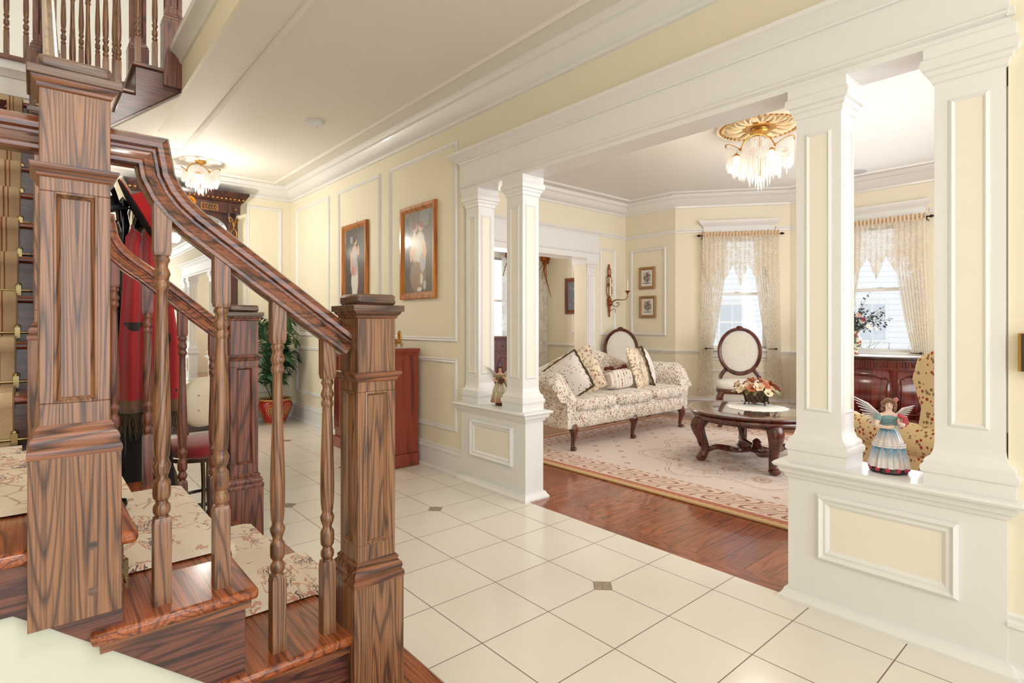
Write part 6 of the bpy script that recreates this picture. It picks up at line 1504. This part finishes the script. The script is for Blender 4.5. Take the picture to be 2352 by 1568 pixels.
t = thing('red_shawl', 'red velvet shawl with black roses and tasselled fringe draped on the coat stand', 'shawl', (0.395, 3.14, 0))
def shf(u, v):
    w = 0.085 + 0.055 * min(1, v * 1.6); z = 1.60 - 0.86 * v; x = (u - 0.5) * 2 * w * (0.75 if v < 0.05 else 1)
    return (x * 0.8 + 0.02 * v, -0.02 + 0.022 * math.sin(u * 17 + v * 2) - 0.06 * math.sin(v * PI / 2) + x * -0.2, z + 0.02 * math.cos(u * 9) * (1 - v))
MB().grid(shf, 40, 30).build('cloth', sh, t, solid=0.006, smooth=80)
m = MB(); rr = random.Random(8)
for i in range(46):
    u = i / 45; p = Vector(shf(u, 1.0)); m.tube([p, p + Vector((rr.uniform(-.008, .008), rr.uniform(-.008, .008), -0.05)), p + Vector((rr.uniform(-.012, .012), rr.uniform(-.01, .01), -rr.uniform(.09, .13)))], [0.0035, 0.003, 0.0012], 4)
m.build('fringe', FRINGE, t, kind='stuff')
t = thing('black_gown', 'long black gown hanging below the shawl on the coat stand', 'gown', (0.36, 3.36, 0))
def gwn(u, v): a = 2 * PI * u; r = 0.05 + 0.10 * v ** 0.8; r *= 1 + 0.12 * math.sin(7 * a) * v; return (r * math.cos(a) * 1.2 + 0.03, r * math.sin(a) * 0.8, 1.50 - 1.42 * v)
MB().grid(gwn, 42, 24).build('cloth', BLACK, t, smooth=80)

# red cushioned metal chair
t = thing('vanity_chair', 'metal scroll-leg chair with red round seat and cream tufted back beyond the stair', 'chair', (0.74, 3.52, 0), 0.5)
m = MB(); superbox(m, (0, 0, 0.465), (0.21, 0.20, 0.045), 24, 10, 0.6, crown=0.25); m.build('seat', REDV, t, smooth=60)
BRN = plain('antique_brass_frame', srgb(96, 82, 60), 0.4, 0.8, 0.15)
m = MB(); m.tube([(0.205 * math.cos(a), 0.195 * math.sin(a), 0.42) for a in [2 * PI * i / 32 for i in range(32)]], 0.011, 6, closed=True); m.build('seat_ring', BRN, t)
m = MB(); m.tube([(0.15 * math.cos(a), 0.15 * math.sin(a), 0.17) for a in [2 * PI * i / 28 for i in range(28)]], 0.010, 6, closed=True); m.build('stretcher_ring', BLACKG, t)
for k in range(4):
    a = PI / 2 * k + PI / 4; d = Vector((math.cos(a), math.sin(a), 0)); m = MB(); m.tube(bez([tuple(d * 0.19 + Vector((0, 0, 0.42))), tuple(d * 0.15 + Vector((0, 0, 0.30))), tuple(d * 0.15 + Vector((0, 0, 0.17))), tuple(d * 0.22 + Vector((0, 0, 0.04))), tuple(d * 0.25 + Vector((0, 0, 0.035))), tuple(d * 0.24 + Vector((0, 0, 0.07)))], 5), 0.011, 7); m.ell(tuple(d * 0.22 + Vector((0, 0, 0.018))), (0.018, 0.018, 0.018), 8, 6); m.build('leg', BRN, t)
m = MB(); superbox(m, (0.17, 0.20, 0.68), (0.16, 0.045, 0.15), 24, 12, 0.75); 
for i in range(3):
    for j in range(2): m.ell((0.09 + 0.08 * i, 0.155, 0.64 + 0.09 * j), (0.007, 0.005, 0.007), 6, 4)
m.build('backrest', plain('cream_leather', srgb(230, 218, 190), 0.4), t, smooth=60)
for sg in (0.06, 0.28): MB().tube([(sg, 0.21, 0.42), (sg, 0.225, 0.62)], 0.009, 6).build('back_post', BRN, t)

# ================================================================ FIGURINES
def figurine(loc, rz, hgt, label, dresses, hairc, skinc, wings, flip=1, basket=False):
    t = thing('angel_figurine', label, 'figurine', loc, rz, None); s = hgt / 0.30
    def S_(m): m.v = [(x * s, y * s, z * s) for x, y, z in m.v]; return m
    skm = plain('figurine_skin_%d' % int(hgt * 1000), skinc, 0.3)
    def folds(a, j): return 1 + (0.07 * math.sin(11 * a) + 0.04 * math.sin(17 * a + 1)) * (1 if j < 5 else 0.3)
    # body: one continuous surface from hips to head, arms joined at the shoulder
    me = bpy.data.meshes.new('body'); bm = bmesh.new()
    J = {'hip': (0, 0, .135), 'waist': (0, 0, .165), 'chest': (0, -.002, .195), 'neckb': (0, 0, .222), 'neck': (0, -.001, .236), 'head': (0, -.003, .258), 'crown': (0, 0, .276),
         'ls': (-.030, 0, .212), 'le': (-.042, -.012, .178), 'lw': (-.012, -.036, .176), 'lh': (.006, -.040, .178), 'rs': (.030, 0, .212), 're': (.044, -.016, .180), 'rw': (.030, -.038, .196), 'rh': (.022, -.042, .206)}
    Rd = {'hip': .024, 'waist': .019, 'chest': .024, 'neckb': .014, 'neck': .0085, 'head': .0175, 'crown': .012, 'ls': .013, 'le': .0095, 'lw': .006, 'lh': .0065, 'rs': .013, 're': .0095, 'rw': .006, 'rh': .0065}
    vs = {k: bm.verts.new([c * s for c in v]) for k, v in J.items()}
    for a, b in (('hip', 'waist'), ('waist', 'chest'), ('chest', 'neckb'), ('neckb', 'neck'), ('neck', 'head'), ('head', 'crown'), ('neckb', 'ls'), ('ls', 'le'), ('le', 'lw'), ('lw', 'lh'), ('neckb', 'rs'), ('rs', 're'), ('re', 'rw'), ('rw', 'rh')): bm.edges.new((vs[a], vs[b]))
    bm.to_mesh(me); bm.free(); me.materials.append(skm); o = bpy.data.objects.new('body', me); COL.objects.link(o); o.parent = t
    sk = o.modifiers.new('skin', 'SKIN'); keys = list(J.keys())
    for i, k in enumerate(keys): me.skin_vertices[0].data[i].radius = (Rd[k] * s, Rd[k] * s)
    me.skin_vertices[0].data[0].use_root = True
    sb_ = o.modifiers.new('sub', 'SUBSURF'); sb_.levels = 2; sb_.render_levels = 2
    m = MB(); m.ell((0, -.0205, .2545), (.003, .004, .004), 8, 6); S_(m).build('nose', skm, t)
    m = MB()
    for q in (-1, 1): m.ell((q * .0065, -.0185, .2600), (.0028, .0018, .0014), 8, 5)
    S_(m).build('eyes', plain('figurine_eye', (0.05, 0.035, 0.03), 0.3), t); m = MB(); m.ell((0, -.0192, .2475), (.0038, .0016, .0012), 8, 5); S_(m).build('mouth', plain('figurine_lip', srgb(176, 90, 84), 0.3), t)
    for i in range(5):
        for q, c in ((-1, J['lh']), (1, J['rh'])):
            m = MB(); m.tube([(c[0] + .002 * q, c[1] - .002, c[2] - .004 + .0025 * i), (c[0] + .004 + .001 * i, c[1] - .007, c[2] - .004 + .0025 * i), (c[0] + .006, c[1] - .003, c[2] - .005 + .0024 * i)], [.0022, .002, .0016], 5); S_(m).build('finger', skm, t)
    m = MB(); m.lathe([(.066, .022), (.064, .03), (.058, .06), (.050, .095), (.046, .105)], n=66, mod=folds, sy=0.85, cap=False); S_(m).build('lower_skirt', dresses[0], t, smooth=60)
    m = MB(); m.lathe([(.053, .098), (.050, .103), (.052, .107), (.045, .125), (.034, .150), (.023, .172)], n=66, mod=lambda a, j: 1 + .04 * math.sin(13 * a), sy=0.85, cap=False); S_(m).build('upper_skirt', dresses[1], t, smooth=60)
    m = MB(); m.lathe([(.0235, .168), (.022, .176), (.026, .19), (.030, .205), (.027, .217), (.014, .223)], n=24, sy=0.85, cap=False)
    for q in (-1, 1): m.ell((q * .032, -.002, .206), (.016, .015, .018), 10, 8)
    S_(m).build('bodice', dresses[2], t, smooth=60)
    if not basket:
        m = MB()
        for i in range(5): m.tube([(-.018 + .0, -.0235 - .001 * i, .186 + .006 * i), (0, -.027, .185 + .006 * i), (.018, -.0235, .186 + .006 * i)], .0014, 5)
        S_(m).build('pleats', dresses[2], t)
        m = MB()
        for z_q in (.100, .108): m.lathe([(.0535, z_q), (.0545, z_q + .002), (.0525, z_q + .004)], n=60, sy=.85, mod=lambda a, j: 1 + .04 * math.sin(13 * a), cap=False)
        S_(m).build('ruffle', plain('figurine_white_trim', srgb(226, 224, 226), 0.3), t)
    m = MB(); rr = random.Random(4); m.ell((0, .005, .266), (.021, .020, .019), 14, 10)
    for i in range(18): 
        a = PI * (-0.12 + 1.24 * i / 17); m.ell((.020 * math.cos(a), .004 + .014 * math.sin(a), .262 - .016 * (i % 3 == 0) - .006 * (i % 2)), (.0075, .0075, .009), 7, 5)
    for i in range(7): a = PI * (0.1 + 0.8 * i / 6); m.ell((.018 * math.cos(a), -.010, .266 + .013 * math.sin(a)), (.006, .006, .005), 7, 5)
    S_(m).build('hair', plain('figurine_hair_%d' % int(hgt * 1000), hairc, 0.4, var=0.2), t, smooth=60)
    if wings:
        WM = plain('figurine_wing', srgb(216, 208, 206), 0.35, var=0.12)
        for q in (-1, 1):
            m = MB(); k_ = 1.25 if q < 0 else 0.85
            for i in range(11):
                t_ = i / 10; b0 = Vector((q * .014, .018, .205 - .030 * t_)); tip = Vector((q * (.018 + (.080 - .052 * t_) * k_), .030, .205 + (.062 - .105 * t_) * (k_ if t_ < .6 else 1)))
                mid = (b0 + tip) / 2 + Vector((0, .004, .012)); m.tube([b0, mid, tip], [.008, .0115, .004], 8, flat=0.3)
            S_(m).build('wing', WM, t, smooth=60)
    if not basket:
        m = MB(); m.lathe([(.060, 0), (.064, .006), (.060, .02), (.055, .026), (0, .026)], n=30, sy=.85, mod=lambda a, j: 1 + .04 * math.sin(9 * a)); S_(m).build('base', plain('figurine_dark_base', srgb(40, 30, 28), 0.3), t)
        ROS = plain('figurine_rose', srgb(178, 36, 66), 0.3, var=0.2)
        for i in range(11):
            a = 2 * PI * i / 11; m = MB(); c = Vector((.061 * math.cos(a), .052 * math.sin(a), .016)); m.ell(c, (.009, .008, .009), 9, 6); m.tube([c + Vector((.006 * math.cos(b), -.005 if math.sin(a) < 0 else .005, .006 * math.sin(b))) for b in [2 * PI * k / 10 for k in range(10)]], .0018, 5, closed=True); S_(m).build('rose', ROS, t)
        m = MB(); m.tube([(.020, -.044, .200), (.034, -.040, .224)], .002, 5); m.tube([(.020, -.044, .200), (.048, -.040, .205)], .002, 5)
        for (x, z) in ((.030, .226), (.038, .220), (.046, .206), (.052, .200), (.048, .212)): m.ell((x, -.041, z), (.008, .007, .009), 9, 6)
        S_(m).build('bouquet', plain('figurine_bouquet', srgb(196, 74, 84), 0.35, var=0.25), t)
        m = MB()
        for k in range(5): a = 2 * PI * k / 5; m.ell((.022 + .005 * math.cos(a), -.004, .280 + .005 * math.sin(a)), (.004, .003, .004), 7, 5)
        S_(m).build('hair_flower', plain('figurine_hair_flower', srgb(214, 130, 120), 0.35), t)
    else:
        m = MB(); m.lathe([(.030, 0), (.036, .008), (.030, .024), (.0, .028)], n=18, mod=lambda a, j: 1 + .1 * math.sin(5 * a)); S_(m).build('base', plain('figurine_brown_base', srgb(96, 50, 30), 0.35), t)
        m = MB(); m.lathe([(.012, .0), (.022, .012), (.026, .024), (.020, .024), (0, .018)], c=(.012, -.040, .158), n=16); m.tube([(.012 + .022 * math.cos(a), -.040, .182 + .022 * math.sin(a)) for a in [PI * k / 10 for k in range(11)]], .002, 5)
        for k in range(6): m.ell((.012 + .012 * math.cos(k), -.040 + .01 * math.sin(k), .184), (.007, .007, .006), 7, 5)
        S_(m).build('basket', plain('figurine_basket', srgb(104, 60, 44), 0.5, var=0.3), t)
    return t
def dress_mat(name, top, bottom, streak, z0, z1):
    m, nt, b = nodes_of(name); g = G(nt); x, y, z, o = g.xyz(); k = g.N.new('ShaderNodeMapRange'); k.inputs['From Min'].default_value = z0; k.inputs['From Max'].default_value = z1; g.L.new(g.m('ADD', z, g.m('MULTIPLY', g.m('SUBTRACT', g.noise(o, 55, 3), .5), .035)), k.inputs[0])
    a = g.m('ARCTAN2', y, x); col = g.mix(k.outputs[0], bottom, top); col = g.mix(g.m('MULTIPLY', g.gt(g.m('SINE', g.m('MULTIPLY', a, 17.0)), 0.55), 0.45), col, streak); g.L.new(col, b.inputs['Base Color']); setv(b, Roughness=0.28); return m
D0 = dress_mat('blue_white_skirt', srgb(60, 136, 172), srgb(226, 222, 222), srgb(184, 140, 124), 0.045, 0.095); D1 = dress_mat('blue_white_overskirt', srgb(70, 140, 172), srgb(222, 210, 206), srgb(190, 150, 136), 0.12, 0.165)
D2 = plain('blue_green_bodice', srgb(122, 158, 160), 0.3, var=0.15)
figurine((2.498, 0.66, LEDGE + 0.001), -1.2, 0.30, 'winged angel figurine in blue and white dress holding roses on the right half wall', (D0, D1, D2), srgb(130, 92, 66), srgb(236, 206, 190), True)
E0 = dress_mat('cream_rust_skirt', srgb(196, 186, 150), srgb(170, 100, 70), srgb(206, 196, 178), 0.02, 0.09); E1 = dress_mat('cream_green_overskirt', srgb(176, 160, 124), srgb(206, 200, 172), srgb(150, 120, 86), 0.10, 0.165)
figurine((2.49, 3.005, LEDGE + 0.001), -0.75, 0.295, 'angel figurine in brown and cream robe holding a basket on the left half wall', (E0, E1, plain('olive_bodice', srgb(150, 134, 100), 0.4)), srgb(96, 56, 36), srgb(222, 176, 144), True, basket=True)

# ================================================================ DINING ROOM GLIMPSES
t = thing('dining_sideboard', 'dark red carved sideboard in the dining room, glimpsed between the left columns', 'sideboard', (5.05, 6.72, 0))
MB().box(-0.75, 0.75, -0.12, 0.28, 0.12, 0.93).build('body', BURG, t, bevel=0.004); MB().box(-0.79, 0.79, -0.16, 0.28, 0.93, 0.965).build('top', BURG, t, bevel=0.006)
for x in (-0.48, 0.0, 0.48):
    d_ = MB().box(x - 0.2, x + 0.2, -0.135, -0.12, 0.74, 0.90).build('drawer', BURG, t, bevel=0.004); MB().ell((x, -0.145, 0.82), (0.02, 0.012, 0.012), 8, 6).build('knob', BRASS, d_)
    d_ = MB().box(x - 0.2, x + 0.2, -0.135, -0.12, 0.16, 0.70).build('door', BURG, t, bevel=0.004); MB().tube([(x + 0.13 * math.cos(a), -0.14, 0.44 + 0.2 * math.sin(a)) for a in [2 * PI * i / 28 for i in range(28)]], 0.007, 5, closed=True).build('carved_moulding', BURG, d_)
for x in (-0.7, 0.7):
    for y in (-0.08, 0.24): MB().lathe([(0.02, 0), (0.035, 0.05), (0.025, 0.12)], c=(x, y, 0), n=10).build('foot', BURG, t)
m = MB(); m.box(-0.76, 0.76, -0.17, 0.22, 0.0, 0.003); o = m.build('table_runner', LACEW); o.location = (5.05, 6.72, 0.966); tag(o, 'white cloth on the dining room sideboard between the left columns', 'table runner')
t = thing('candelabrum', 'small dark candelabrum on the dining sideboard between the left columns', 'candelabrum', (5.28, 6.66, 0.970))
m = MB(); m.lathe([(0.05, 0), (0.045, 0.012), (0.012, 0.02), (0.010, 0.10), (0.018, 0.12), (0.008, 0.14), (0.008, 0.26), (0.016, 0.28), (0.016, 0.29), (0, 0.29)], n=12); m.build('stem', DARKIRON, t)
for q in (-1, 1): m = MB(); m.tube(bez([(0, 0, 0.14), (q * 0.05, 0, 0.12), (q * 0.08, 0, 0.16), (q * 0.075, 0, 0.22)], 4), 0.005, 6); m.lathe([(0.01, 0.22), (0.018, 0.235), (0, 0.235)], c=(q * 0.075, 0, 0), n=10); m.build('arm', DARKIRON, t)
def dc(name, x0, x1, lab):
    m = MB(); m.grid(lambda u, v: (x0 + (x1 - x0) * u, 6.93 + 0.02 * math.sin(u * (x1 - x0) * 60), 0.08 + 2.2 * v), int((x1 - x0) * 80), 6); o = m.build(name, SHEERW, smooth=80); tag(o, lab, 'curtain', 'dining room sheers')
dc('sheer_curtain', 5.78, 6.86, 'white lace sheer at the right of the dining room window'); dc('sheer_curtain', 4.2, 5.1, 'white lace sheer at the left of the dining room window')
for (x, lb) in ((5.92, 'gilt rosette swag holder above the dining room sheer, between the left columns'), (6.72, 'gilt twig swag holder at the right end of the dining room window')):
    t = thing('curtain_holder', lb, 'curtain holder', (x, 6.88, 2.30)); m = MB(); rr = random.Random(int(x * 10)); m.ell((0, 0, 0), (0.07, 0.03, 0.07), 12, 8)
    for k in range(9): a = 2 * PI * k / 9; m.ell((0.085 * math.cos(a), 0, 0.085 * math.sin(a)), (0.035, 0.02, 0.035), 8, 6)
    m.ell((0, 0, 0.15), (0.03, 0.02, 0.05), 8, 6); m.build('rosette', BRONZE, t)
    m = MB()
    for k in range(5): q = rr.uniform(-.18, .02); m.tube(bez([(0, -0.01, -0.05), (q * 0.5, -0.02, -0.13), (q, -0.02, -0.22 - 0.05 * k)], 4), 0.006, 5)
    if x > 6.5: m.tube(bez([(0, -0.02, 0), (-0.05, -0.03, -0.2), (0.03, -0.03, -0.45), (0.12, -0.03, -0.68)], 6), lerp_list([0.014, 0.012, 0.008, 0.003], 6), 6)
    m.build('twig', BRONZE, t)
